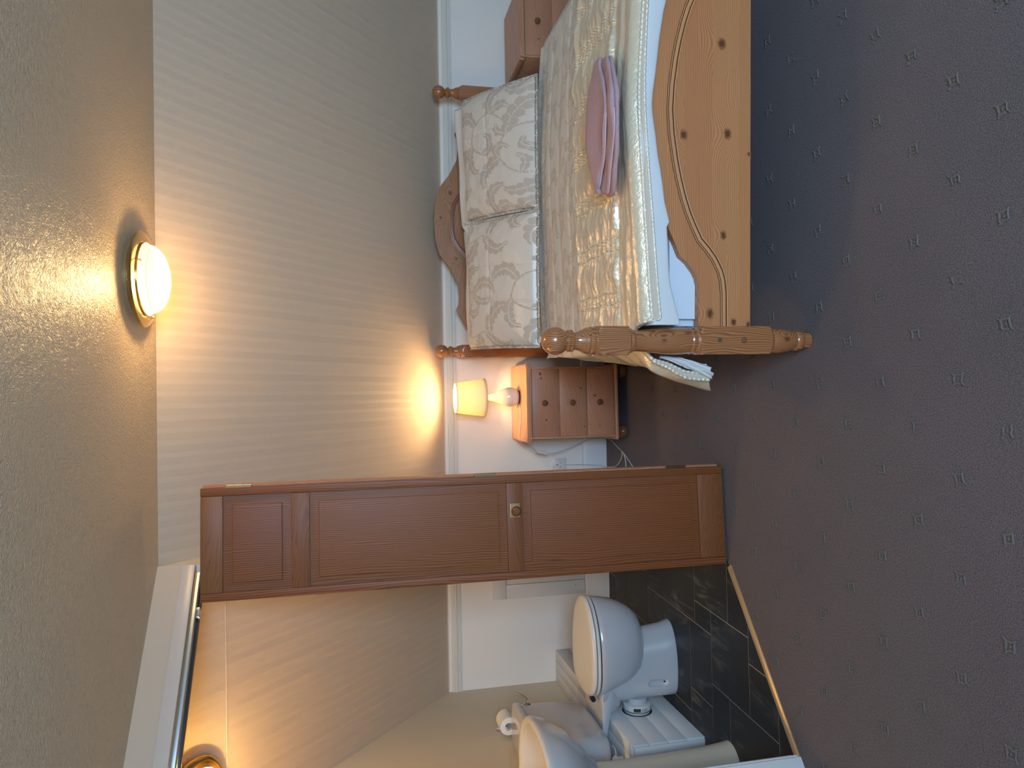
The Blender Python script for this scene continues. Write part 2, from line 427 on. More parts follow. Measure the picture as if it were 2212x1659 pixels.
def build_room():
    f = MB().box(XL-0.1, XR+0.1, YF-0.1, 0.12, -0.08, -0.02).obj('subfloor', M['grout']); structure(f)
    fl = MB()
    # carpet: everything but the shower-room side of the doorway
    pl, pr = (-1.249, -1.867), (-0.57, -1.341)
    poly = [(XL, YF), (XR, YF), (XR, 0.0), (-0.62, 0.0), (-0.56, -1.334), (-0.63, -1.390), (-1.30, -1.909), (XL, -2.19)]
    fl.prism(poly, -0.02, 0.0, 'Z')
    floor = structure(fl.obj('floor', M['carpet'], smooth=None))
    # knee wall
    w = MB().prism([(0.0, -0.02), (0.0, ZK-0.03)] + [(-0.0-0.03*(1-math.cos(a))*0.5, ZK-0.03+0.055*math.sin(a)) for a in (0.4, 0.8)] + [(0.12, ZK+0.05), (0.12, -0.02)], XL-0.1, XR+0.1, 'X')
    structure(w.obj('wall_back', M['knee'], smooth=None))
    # sloping upper wall, flaring out of the knee wall with a small cove
    prof = [(0.0, ZK-0.012), (-0.004, ZK+0.004), (-0.016, ZK+0.0185), (-0.04, ZK+0.04), (SY, ZC), (SY, ZC+0.12), (0.12, ZK+0.12), (0.12, ZK-0.012)]
    s = MB().prism(prof, XL-0.1, XR+0.1, 'X')
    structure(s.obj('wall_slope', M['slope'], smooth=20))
    seam = MB().box(XL, -0.60, -0.0012, 0.0, -0.0015, 0.0015).obj('trim_paper_joint', M['slope'])
    seam.location = (0, -1.122, ZK+1.122*TAN); seam.rotation_euler = (0, 0, 0); structure(seam)
    structure(MB().box(XL-0.1, XR+0.1, YF-0.1, SY, ZC, ZC+0.1).obj('ceiling', M['ceiling'], smooth=None))
    structure(MB().box(XL-0.1, XL, YF-0.1, 0.0, -0.02, ZC).obj('wall_left', M['magnolia'], smooth=None))
    structure(MB().box(XR, XR+0.1, YF-0.1, 0.0, -0.02, ZC).obj('wall_right', M['knee'], smooth=None))
    structure(MB().box(XL, XR, YF-0.1, YF, -0.02, ZC).obj('wall_front', M['knee'], smooth=None))
    # carpet motifs: a little square of raised yarn with ticks at its corners, on a staggered grid
    mb = MB(); rng = random.Random(4)
    for j in range(-14, 22):
        y = -2.5725+0.1335*j*(-1)
        for i in range(-9, 15):
            x = 0.022+0.2455*i+(0.1228 if j % 2 else 0)-0.0*(j)
            x += 0.004*(y+2.57)*0; yy = y-0.020*(x-0.02)
            if not (-4.0 < yy < -0.03 and -1.6 < x < 2.6): continue
            if (x-(-0.57))*0.613-(yy-(-1.341))*0.790 < 0.03 and x < -0.45: continue
            s_ = 0.0115; ph = R(8+rng.uniform(-6, 6)); c, sn = math.cos(ph), math.sin(ph)
            def q(a, b): return (x+(a*c-b*sn)*s_, yy+(a*sn+b*c)*s_, 0.0012+rng.uniform(0, 0.0008))
            segs = [[(-1, -1), (-.35, -.9), (.3, -1), (1, -1)], [(1, -1), (.9, -.2), (1, .4), (.95, 1)], [(.95, 1), (.2, .92), (-.5, 1)], [(-.6, 1), (-1, .9), (-.95, .2), (-1, -.6)],
                    [(.95, 1), (1.45, 1.5)], [(-1, -1), (-1.4, -1.5)], [(1, -1), (1.4, -1.35)], [(-1, .9), (-1.4, 1.3)], [(-.1, .05), (.15, -.1)]]
            for sg in segs:
                if rng.random() < 0.13: continue
                mb.tube([q(a+rng.uniform(-.16, .16), b+rng.uniform(-.16, .16)) for a, b in sg], rng.uniform(0.0020, 0.0032), 5)
    o = mb.obj('carpet_motif', M['motif'], floor); o['kind'] = 'stuff'
    # dado rail and skirting
    prof = [(0, 0.890), (-0.007, 0.8905), (-0.0085, 0.898), (-0.0082, 0.9075), (-0.0065, 0.909), (-0.0065, 0.911), (-0.012, 0.9125), (-0.0135, 0.918), (-0.012, 0.9225), (-0.0095, 0.924), (-0.0105, 0.930), (-0.010, 0.938), (-0.007, 0.943), (0, 0.944)]
    structure(MB().prism(prof, XL, XR, 'X').obj('trim_dado_rail', M['ivory'], smooth=25))
    sk = [(0, 0), (-0.018, 0), (-0.018, 0.132), (-0.014, 0.141), (-0.006, 0.147), (0, 0.148)]
    structure(MB().prism(sk, -0.62, XR, 'X').obj('baseboard_back', M['gloss_white'], smooth=25))
    structure(MB().prism(sk, -1.484, -0.725, 'X').obj('baseboard_shower_room', M['gloss_white'], smooth=25))
build_room()

# slate floor of the shower room: modular tiles, each its own piece, cut at the doorway
def build_tiles():
    bed = MB().prism([(XL, -2.19), (-1.30, -1.909), (-0.63, -1.390), (-0.56, -1.334), (-0.62, 0), (XL, 0)], -0.02, -0.0012, 'Z')
    floor2 = structure(bed.obj('floor_shower_room', M['grout'], smooth=None))
    A, B, Cc, Dd, E, F, G = -1.010, -1.212, -0.911, -1.009, -1.214, -1.315, -1.422
    rt, lf, far = -0.50, -1.70, -1.52
    rects = [(rt, A, -.59, -.73), (rt, A, -.73, -1.1175), (A, Cc, -1.1175, -1.264), (rt, Cc, -1.1175, -1.407), (rt, Cc, -1.407, -1.56),
             (A, G, -.59, -.782), (A, G, -.782, -1.068), (G, lf, -.59, -.826), (G, lf, -.826, -1.068), (A, F, -1.068, -1.264), (F, lf, -1.068, -1.264),
             (Cc, E, -1.264, -1.56), (E, lf, -1.264, -1.409), (E, lf, -1.409, -1.753), (rt, Dd, -1.56, -2.2), (Dd, E, -1.56, -1.753), (Dd, lf, -1.753, -2.2),
             (rt, B, -.308, -.59), (B, lf, -.308, -.45), (B, lf, -.45, -.59), (rt, -0.95, -.118, -.308), (-0.95, -1.25, -.118, -.308), (-1.25, lf, -.118, -.308), (rt, -1.1, 0.0, -.118), (-1.1, lf, 0.0, -.118)]
    clip = [Vector((XL, -2.186)), Vector((-1.30, -1.905)), Vector((-0.635, -1.388)), Vector((-0.575, -1.32)), Vector((-0.63, -0.02)), Vector((XL, -0.001))]
    def clip_poly(poly):
        out = poly
        n = len(clip)
        for i in range(n):
            a, b = clip[i], clip[(i+1) % n]; e = b-a
            ins = lambda p: e.x*(p.y-a.y)-e.y*(p.x-a.x) >= -1e-9
            res = []
            for k in range(len(out)):
                p, q = out[k], out[(k+1) % len(out)]
                if ins(p): res.append(p)
                if ins(p) != ins(q):
                    d1 = e.x*(p.y-a.y)-e.y*(p.x-a.x); d2 = e.x*(q.y-a.y)-e.y*(q.x-a.x)
                    res.append(p+(q-p)*(d1/(d1-d2)))
            out = res
            if len(out) < 3: return None
        return out
    g = 0.0020
    for (x0, x1, y0, y1) in rects:
        xa, xb = max(x0, x1)-g, min(x0, x1)+g; ya, yb = max(y0, y1)-g, min(y0, y1)+g
        sx = lambda x, y: x+0.052*(y+1.0)
        poly = [Vector((sx(xb, yb), yb)), Vector((sx(xa, yb), yb)), Vector((sx(xa, ya), ya)), Vector((sx(xb, ya), ya))]
        poly = clip_poly(poly)
        if not poly or len(poly) < 3: continue
        area_ = abs(sum(poly[i].x*poly[(i+1) % len(poly)].y-poly[(i+1) % len(poly)].x*poly[i].y for i in range(len(poly))))/2
        if area_ < 2e-4: continue
        MB().prism([(p.x, p.y) for p in poly], -0.004, 0.0, 'Z').obj('tile', M['slate'], floor2, smooth=None)
build_tiles()

# partition with the doorway: frame of reference s along the wall (from its left end), n towards the bedroom
PLx, PLy = -1.249, -1.867
dS = Vector((0.7906, 0.6123, 0)); nS = Vector((0.6123, -0.7906, 0))
PM = Matrix(((dS.x, -nS.x, 0, PLx), (dS.y, -nS.y, 0, PLy), (0, 0, 1, 0), (0, 0, 0, 1)))   # local x = s, local y = into the shower room
def placed(o, m): o.matrix_world = m; return o
def build_partition():
    SW = 0.859
    h = MB().box(-0.60, SW, 0.0, 0.10, 2.013, ZC)
    h.box(-0.60, -0.02, 0.0, 0.10, 0.0, 2.013)
    placed(structure(h.obj('wall_partition', M['partition'], smooth=None)), PM)
    # return wall from the doorway to the knee wall (its bedroom side is the cream wedge above the door)
    r = MB()
    a, b = (-0.571, -1.341), (-0.60, -0.003); t = 0.10
    def zs(y): return min(ZC, ZK+(-y)*TAN-0.001) if y < -0.06 else ZK
    n = 14; vs = []; fs = []
    for k in range(n+1):
        u = k/n; x = a[0]+(b[0]-a[0])*u; y = a[1]+(b[1]-a[1])*u
        vs += [(x, y, 0.0), (x-t, y, 0.0), (x-t, y, zs(y)), (x, y, zs(y))]
    for k in range(n):
        o = 4*k
        for i in range(4): fs.append((o+i, o+(i+1) % 4, o+4+(i+1) % 4, o+4+i))
    fs += [(0, 1, 2, 3), (4*n+3, 4*n+2, 4*n+1, 4*n)]
    r.add(vs, fs); structure(r.obj('wall_return', M['magnolia'], smooth=None))
    # architrave over the doorway with open joint above it, and lining boards
    tr = MB().box(-0.62, SW-0.006, -0.014, 0.0, 2.013, 2.058, 0.003).obj('trim_architrave_head', M['partition_gloss'])
    placed(structure(tr), PM)
    j = MB().box(-0.02, 0.012, -0.008, 0.115, 0.0, 1.988, 0.002)
    j.box(-0.075, 0.004, -0.022, -0.001, 0.0, 2.012, 0.004)
    j.box(0.0118, 0.020, 0.035, 0.115, 0.0, 1.985, 0.002)
    placed(structure(j.obj('trim_door_jamb', M['gloss_white'])), PM)
    # sliding track of the folding door: channel with two dark slots
    tk = empty('door_track'); tk.matrix_world = PM
    structure(tk)
    MB().box(0.0, SW-0.03, 0.002, 0.036, 1.997, 2.013, 0.001).obj('track_channel', M['alu'], tk)
    MB().box(0.0, SW-0.03, 0.0362, 0.060, 1.990, 2.013, 0.001).obj('track_lip', M['black'], tk)
    MB().box(0.0, SW-0.03, -0.0005, 0.0018, 2.0075, 2.0125).obj('track_seal', M['steel'], tk)
    MB().box(SW-0.19, SW-0.155, 0.008, 0.032, 1.984, 1.9968, 0.002).obj('roller_hanger', M['chrome'], tk)
    th = MB().prism([(-0.016, 0.0), (-0.016, 0.003), (-0.008, 0.0075), (0.008, 0.0085), (0.016, 0.004), (0.016, 0.0)], -0.005, 0.70, 'X')
    placed(structure(th.obj('trim_threshold', M['threshold'])), PM)
build_partition()

# ------------------------------------------------------------------ bifold door (front leaf faces us, second leaf folded behind it)
def leaf(width, parent, hinges, knob):
    """front at local y=0, thickness to +y; x from 0 (left) to width"""
    T = 0.026; z0, z1 = 0.013, 1.984; st = 0.0285; b = 0.0026
    lf = []
    for x0, x1 in ((0, st), (width-st, width)):
        MB().box(x0, x1, 0, T, z0, z1, b).obj('stile', M['door'], parent)
    rails = [(z0, 0.121), (0.843, 0.904), (1.620, 1.682), (1.911, z1)]
    for i, (a, c) in enumerate(rails):
        MB().box(st+0.0004, width-st-0.0004, 0.0008, T-0.001, a, c, 0.0022).obj('rail', M['door_h'], parent)
    for (a, c) in ((0.121, 0.843), (0.904, 1.620), (1.682, 1.911)):
        # fielded panel: flat field proud, bevelled margin falling to the frame
        x0, x1 = st-0.004, width-st+0.004; a -= 0.004; c += 0.004; m = 0.037
        def ring(i, y): return [(x0+i, y, a+i), (x1-i, y, a+i), (x1-i, y, c-i), (x0+i, y, c-i)]
        pm = MB().loft([ring(0, 0.018), ring(0, 0.0105), ring(0.004, 0.0105), ring(m-0.004, 0.0074), ring(m-0.001, 0.0062), ring(m, 0.0014), ring(m+0.002, 0.001)])
        pm.obj('panel', M['door'], parent, smooth=20)
    return parent
def build_door():
    a = Vector((-0.684, -1.434, 0)); b = Vector((-0.296, -1.412, 0)); d = (b-a); wdt = d.length; d.normalize()
    door = empty('door_1', (a.x, a.y, 0), math.atan2(d.y, d.x))
    structure(door, 'stained pine folding door with three panels, standing open at the shower room doorway')
    leaf(wdt, door, True, True)
    kb = MB().lathe([(0.0001, -0.040), (0.010, -0.0395), (0.0165, -0.034), (0.019, -0.026), (0.0175, -0.018), (0.012, -0.012), (0.0085, -0.007), (0.010, 0.001)], (0.256, 0, 0.873), 24, 'Y')
    kb.obj('knob', M['knob'], door)
    MB().box(0.230, 0.282, -0.0004, 0.002, 0.855, 0.893, 0.0003).obj('worn_patch', wood('rubbed_varnish', (0.52, 0.34, 0.12), (0.20, 0.085, 0.028), 'X', 230, 0.45, vary=False, contrast=1.3, streak=0.8), door)
    for z in (0.20, 0.98, 1.86):
        h = MB()
        for k in range(3):
            h.lathe([(0.005, z-0.042+0.028*k), (0.005, z-0.0148+0.028*k)], (wdt+0.0045, 0.0265, 0), 12)
        h.box(wdt+0.0002, wdt+0.0014, 0.004, 0.026, z-0.042, z+0.042)
        h.obj('hinge', M['steel'], door)
    # second leaf, folded back to the jamb
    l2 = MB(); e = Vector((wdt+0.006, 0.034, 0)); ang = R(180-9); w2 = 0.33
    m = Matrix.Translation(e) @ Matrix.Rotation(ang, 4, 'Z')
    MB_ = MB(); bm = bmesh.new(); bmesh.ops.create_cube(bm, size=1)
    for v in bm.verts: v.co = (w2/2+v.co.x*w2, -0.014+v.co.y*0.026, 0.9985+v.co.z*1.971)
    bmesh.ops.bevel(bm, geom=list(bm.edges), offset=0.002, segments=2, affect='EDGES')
    MB_.bm(bm, m).obj('second_leaf', M['chest_v'], door)  # lighter pine than the front leaf: bulb light put into the colour
build_door()

# ------------------------------------------------------------------ bed (local frame: x across, y towards the head)
BED = empty('pine_bed', (0.167, -1.98, 0), -R(2.9))
tag(BED, 'pine double bed with ball-topped turned posts and a shaped footboard', 'bed')
BM = BED.matrix_basis.copy()
BM = Matrix.Translation((0.167, -1.98, 0)) @ Matrix.Rotation(-R(2.9), 4, 'Z')
BW = 1.425

def squared(z0, z1, h, ch=0.012):
    """square section of a turned post, with round-shouldered (lathe-cut) ends"""
    return z0, z1, h, ch
def post_mesh(prof, squares, seg=40):
    """turned profile (r,z) alternating with square blocks; one continuous surface by cross-section lofting"""
    rings = []
    def circ(r, z): return [(r*math.cos(2*PI*k/seg), r*math.sin(2*PI*k/seg), z) for k in range(seg)]
    def sq(h, rmax, z):
        out = []
        for k in range(seg):
            a = 2*PI*k/seg; c, s = math.cos(a), math.sin(a)
            r = min(h/max(abs(c), abs(s)), rmax); out.append((r*c, r*s, z))
        return out
    for it in prof:
        if it[0] == 'r': rings.append(circ(it[1], it[2]))
        else: rings.append(sq(it[1], it[2], it[3]))
    return MB().loft(rings)
def sphere_prof(r, zc, z0, z1, n=14):
    out = []
    for k in range(n+1):
        z = z0+(z1-z0)*(0.5-0.5*math.cos(PI*k/n)); out.append(('r', math.sqrt(max(r*r-(z-zc)**2, 1e-7)), z))
    return out
def block(h, z0, z1):
    """square block: shoulders rise as the lathe cuts into the corners"""
    rm = h*1.395; o = []
    for k in range(5): o.append(('s', h, h*0.985+(rm-h*0.985)*math.sin(k/4*PI/2), z0+0.016*(1-math.cos(k/4*PI/2))))
    for k in range(5): o.append(('s', h, rm-(rm-h*0.985)*(1-math.cos(k/4*PI/2)), z1-0.016*(1-math.sin(k/4*PI/2))))
    return o
FOOT = [('r', 0.024, 0.0), ('r', 0.027, 0.003), ('r', 0.028, 0.012), ('r', 0.029, 0.030), ('r', 0.033, 0.036), ('r', 0.0345, 0.044), ('r', 0.033, 0.052), ('r', 0.0305, 0.056),
        ('r', 0.035, 0.075), ('r', 0.0395, 0.098), ('r', 0.0405, 0.118), ('r', 0.039, 0.134), ('r', 0.036, 0.143), ('r', 0.038, 0.147), ('r', 0.0395, 0.151)]
FOOT += block(0.0445, 0.156, 0.404)
FOOT += [('r', 0.0425, 0.408), ('r', 0.040, 0.411), ('r', 0.0425, 0.418), ('r', 0.0435, 0.424), ('r', 0.041, 0.429), ('r', 0.0425, 0.445), ('r', 0.0435, 0.470), ('r', 0.0425, 0.500), ('r', 0.0385, 0.540), ('r', 0.0345, 0.575),
         ('r', 0.0325, 0.600), ('r', 0.0335, 0.613), ('r', 0.0375, 0.618), ('r', 0.0385, 0.624), ('r', 0.0375, 0.628), ('r', 0.0405, 0.631)]
FOOT += block(0.0445, 0.634, 0.738)
FOOT += [('r', 0.0425, 0.741), ('r', 0.0435, 0.746), ('r', 0.0435, 0.752), ('r', 0.040, 0.758), ('r', 0.041, 0.764), ('r', 0.0375, 0.772), ('r', 0.0295, 0.787), ('r', 0.0265, 0.800), ('r', 0.027, 0.806), ('r', 0.033, 0.809),
         ('r', 0.0345, 0.8135), ('r', 0.031, 0.817), ('r', 0.033, 0.820), ('r', 0.0335, 0.824), ('r', 0.029, 0.828)]
FOOT += sphere_prof(0.0425, 0.862, 0.831, 0.9044)
HEAD = [('s', 0.036, 0.050, 0.0), ('s', 0.036, 0.050, 0.86)] + [('s', 0.036, 0.050-0.0145*k/4, 0.86+0.014*(k/4)**2) for k in range(1, 5)]
HEAD += [('r', 0.033, 0.878), ('r', 0.034, 0.884), ('r', 0.030, 0.888), ('r', 0.031, 0.893), ('r', 0.024, 0.903), ('r', 0.0215, 0.915), ('r', 0.023, 0.926), ('r', 0.029, 0.930), ('r', 0.030, 0.934), ('r', 0.027, 0.937), ('r', 0.0285, 0.941), ('r', 0.025, 0.945)]
HEAD += sphere_prof(0.0375, 0.9845, 0.951, 1.0215)

def fb_profile():
    half = [(0.0, 0.397), (0.045, 0.398), (0.173, 0.397), (0.195, 0.402), (0.214, 0.412), (0.242, 0.434), (0.262, 0.459), (0.270, 0.463), (0.296, 0.474), (0.357, 0.503), (0.43, 0.522), (0.52, 0.537), (0.62, 0.549), (0.68, 0.558), (0.7125, 0.561)]
    full = half+[(BW-x, z) for x, z in half[-2::-1]]
    return full
FBP = fb_profile()
def mould_curve(pts):
    return pts+[(BW-x, z) for x, z in pts[-2::-1]]
def strip_along(curve, offs, y0, prof, groove=()):
    """sweep a small cross-section (offset down from curve, height out of the board) along an (x,z) curve"""
    n = len(curve); V = []; F = []
    for i, (x, z) in enumerate(curve):
        a = Vector(curve[max(i-1, 0)]); b = Vector(curve[min(i+1, n-1)]); t = (b-a).normalized(); nr = Vector((-t.y, t.x))
        for (d, h) in prof: V.append((x+nr.x*d, y0-h, z+nr.y*d))
    k = len(prof)
    for i in range(n-1):
        for j in range(k-1): F.append((i*k+j, i*k+j+1, (i+1)*k+j+1, (i+1)*k+j))
    return MB().add(V, F), [j in groove for i in range(n-1) for j in range(k-1)]
def grooved(res, name, mats, parent):
    mb, gr = res; o = mb.obj(name, mats, parent, smooth=18)
    o.data.polygons.foreach_set('material_index', [1 if g else 0 for g in gr]); return o
def board_poly(profile, z0):
    return [(profile[0][0], z0)]+list(profile)+[(profile[-1][0], z0)]
def stave_poly(profile, z0, z1, x0, x1):
    """part of the shaped board between heights z0 and z1 -> list of polygons"""
    xs = sorted(set([x0, x1]+[x for x, _ in profile if x0 < x < x1]+list(np.linspace(x0, x1, 120))))
    f = lerp_table(profile); polys = []; cur = []
    for x in xs:
        t = min(z1, f(x))
        if t > z0+0.0004: cur.append((x, t))
        else:
            if len(cur) > 1: polys.append(cur)
            cur = []
    if len(cur) > 1: polys.append(cur)
    return [[(p[0][0], z0)]+p+[(p[-1][0], z0)] for p in polys]

def build_bed():
    for i, x in enumerate((0.0, BW)):
        p = post_mesh(FOOT, None).obj('foot_post', M['post'], BED, smooth=28); p.location = (x, 0, 0)
        if i: p.rotation_euler = (0, 0, PI/2)
        else:
            MB().lathe([(0.0001, -0.0515), (0.006, -0.051), (0.009, -0.048), (0.0095, -0.0445), (0.009, -0.040)], (0.0, 0, 0.258), 20, 'Y').obj('wooden_peg', M['knob'], p)
            MB().lathe([(0.0075, -0.0458), (0.0075, -0.044), (0.0045, -0.0442), (0.004, -0.040)], (0.0, 0, 0.341), 20, 'Y').obj('bolt_head', M['steel'], p)
    for x in (0.0, BW):
        p = post_mesh(HEAD, None).obj('head_post', M['post'], BED, smooth=28); p.location = (x, 1.88, 0)
    # footboard: core with glued staves on its face, each its own piece
    core = MB().prism(board_poly(FBP, 0.219), -0.004, 0.012, 'Y').obj('footboard', M['foot'], BED, smooth=25)
    zs = [0.2185, 0.258, 0.302, 0.350, 0.396, 0.445, 0.50, 0.56]
    for a, b in zip(zs[:-1], zs[1:]):
        for poly in stave_poly(FBP, a, b, 0.0, BW):
            MB().prism(poly, -0.0135, -0.0042, 'Y').obj('stave', M['foot'], core, smooth=25)
    outer = mould_curve([(0.0, 0.322), (0.047, 0.322), (0.150, 0.3225), (0.190, 0.327), (0.216, 0.335), (0.251, 0.354), (0.281, 0.378), (0.309, 0.404), (0.316, 0.407), (0.349, 0.424), (0.394, 0.444), (0.441, 0.460), (0.502, 0.476), (0.555, 0.487), (0.637, 0.499), (0.7125, 0.504)])
    prof = [(0.0015, 0.0), (0.0, 0.0028), (-0.003, 0.0030), (-0.0045, 0.0002), (-0.0062, 0.0024), (-0.0160, 0.0038), (-0.018, 0.0003), (-0.0195, 0.0052), (-0.0225, 0.0060), (-0.0250, 0.0048), (-0.027, 0.0)]
    grooved(strip_along(outer, None, -0.0134, prof, (0, 2, 3, 6)), 'moulding', (M['foot_band'], M['groove']), core)
    # headboard
    hb = [(0.0, 0.80), (0.06, 0.815), (0.138, 0.854), (0.190, 0.884), (0.228, 0.902), (0.233, 0.902), (0.26, 0.889), (0.305, 0.886), (0.37, 0.892), (0.457, 0.937), (0.532, 0.994), (0.60, 1.013), (0.66, 1.020), (0.7125, 1.0215)]
    hb = hb+[(BW-x, z) for x, z in hb[-2::-1]]
    head = MB().prism(board_poly(hb, 0.42), 1.852, 1.872, 'Y').obj('headboard', M['headpine'], BED, smooth=25)
    ho = [(0.30, 0.76), (0.40, 0.79), (0.47, 0.82), (0.521, 0.852), (0.565, 0.893), (0.611, 0.922), (0.66, 0.932), (0.7125, 0.934)]
    ho = ho+[(BW-x, z) for x, z in ho[-2::-1]]
    grooved(strip_along(ho, None, 1.852, [(0.0, 0.0), (0.001, 0.003), (-0.004, 0.004), (-0.006, 0.001), (-0.014, 0.0022), (-0.016, 0.0005), (-0.018, 0.003), (-0.022, 0.003), (-0.024, 0)], (0, 2, 4, 7)), 'moulding', (M['headpine'], M['groove']), head)
    for x in (0.0, BW):
        s = 1 if x == 0 else -1
        MB().box(min(x-0.012*s, x+0.012*s), max(x-0.012*s, x+0.012*s), 0.044, 1.844, 0.235, 0.36, 0.004).obj('side_rail', M['post'], BED)
    for k in range(9):
        y = 0.12+k*0.20
        MB().box(0.012, BW-0.012, y-0.045, y+0.045, 0.268, 0.287, 0.002).obj('slat', M['headpine'], BED)
build_bed()

def bed_local(o): o.matrix_world = BM.copy(); return o

# mattress under a white sheet
def soft_box(x0, x1, y0, y1, z0, z1, r, name, mat, nx=40, ny=50, wr=0.004, seed=1):
    bm = bmesh.new(); bmesh.ops.create_cube(bm, size=1)
    for v in bm.verts: v.co = ((x0+x1)/2+v.co.x*(x1-x0), (y0+y1)/2+v.co.y*(y1-y0), (z0+z1)/2+v.co.z*(z1-z0))
    bmesh.ops.bevel(bm, geom=list(bm.edges), offset=r, segments=4, affect='EDGES')
    return MB().bm(bm).obj(name, mat, None, smooth=50)
mt = soft_box(0.047, BW-0.047, 0.0135, 1.845, 0.289, 0.505, 0.022, 'mattress', M['sheet'])
tag(bed_local(mt), 'white sheeted mattress showing in the dip of the footboard', 'mattress')

# damask pattern, drawn once into a small array and sampled onto the cloth
def damask_tile():
    Wt, Ht, px = 0.46, 0.60, 0.003
    nx, ny = int(Wt/px), int(Ht/px)
    X, Y = np.meshgrid(np.arange(nx)*px, np.arange(ny)*px, indexing='ij')
    mask = np.zeros((nx, ny))
    def stem(pts, w):
        P = spline([(a, b, 0) for a, b in pts], 14)
        for ox in (-Wt, 0, Wt):
            for oy in (-Ht, 0, Ht):
                d = np.full(X.shape, 9.0)
                for p in P: d = np.minimum(d, np.hypot(X-p.x-ox, Y-p.y-oy))
                mask[d < w] = 1
    def leaf_(pts, w0, lobes=6, vein=True):
        P = spline([(a, b, 0) for a, b in pts], 16); n = len(P)
        T = [(P[min(i+1, n-1)]-P[max(i-1, 0)]).normalized() for i in range(n)]
        for ox in (-Wt, 0, Wt):
            for oy in (-Ht, 0, Ht):
                best = np.full(X.shape, 9.0); tt = np.zeros(X.shape); sd = np.zeros(X.shape)
                for i, p in enumerate(P):
                    dx, dy = X-p.x-ox, Y-p.y-oy; d = np.hypot(dx, dy); m = d < best
                    best[m] = d[m]; tt[m] = i/(n-1); sd[m] = (T[i].x*dy-T[i].y*dx)[m]
                t2 = np.clip(tt-0.9*best, 0, 1)
                wdt = w0*np.sin(PI*np.clip(tt, 0.001, 0.999)**0.75)**0.8*(0.72+0.42*np.abs(np.sin(PI*lobes*t2)))
                inside = best < wdt
                mask[inside] = 1
                if vein:
                    vn = (best < 0.0028) | ((np.abs(np.sin(PI*lobes*t2)) < 0.16) & (best < wdt*0.72) & (best > 0.006))
                    mask[inside & vn] = 0.0
    stem([(0.02, 0.0), (0.10, 0.12), (0.08, 0.26), (0.16, 0.36), (0.27, 0.33), (0.30, 0.22), (0.22, 0.17)], 0.0045)
    stem([(0.30, 0.30), (0.38, 0.42), (0.34, 0.52), (0.25, 0.55), (0.20, 0.48)], 0.0045)
    leaf_([(0.10, 0.10), (0.17, 0.08), (0.22, 0.02), (0.21, -0.06)], 0.034)
    leaf_([(0.09, 0.17), (0.03, 0.21), (0.00, 0.28), (0.02, 0.35)], 0.032)
    leaf_([(0.16, 0.36), (0.14, 0.43), (0.09, 0.47), (0.03, 0.47)], 0.034)
    leaf_([(0.27, 0.33), (0.34, 0.30), (0.40, 0.24), (0.41, 0.16)], 0.036)
    leaf_([(0.30, 0.22), (0.34, 0.15), (0.33, 0.09), (0.28, 0.05)], 0.026)
    leaf_([(0.22, 0.17), (0.19, 0.21), (0.21, 0.26), (0.25, 0.25)], 0.022, 4)
    leaf_([(0.38, 0.42), (0.44, 0.44), (0.49, 0.40), (0.50, 0.34)], 0.030)
    leaf_([(0.34, 0.52), (0.39, 0.57), (0.38, 0.64), (0.33, 0.67)], 0.030)
    leaf_([(0.20, 0.48), (0.22, 0.43), (0.27, 0.43), (0.29, 0.47)], 0.024, 4)
    leaf_([(0.08, 0.26), (0.14, 0.25), (0.17, 0.29)], 0.016, 3)
    leaf_([(0.10, 0.12), (0.05, 0.08), (0.03, 0.02), (0.06, -0.04)], 0.028)
    leaf_([(0.16, 0.36), (0.20, 0.39), (0.22, 0.35), (0.20, 0.31)], 0.020, 4)
    leaf_([(0.30, 0.22), (0.26, 0.19), (0.25, 0.12), (0.28, 0.10)], 0.020, 4)
    leaf_([(0.25, 0.55), (0.20, 0.57), (0.14, 0.55), (0.12, 0.50)], 0.026, 5)
    leaf_([(0.38, 0.42), (0.41, 0.36), (0.39, 0.31)], 0.022, 4)
    leaf_([(0.27, 0.33), (0.29, 0.38), (0.33, 0.38)], 0.018, 4)
    return mask, px
DM, DPX = damask_tile()
def damask(u, v):
    i = np.floor(u/DPX).astype(int) % DM.shape[0]; j = np.floor(v/DPX).astype(int) % DM.shape[1]
    return DM[i, j]

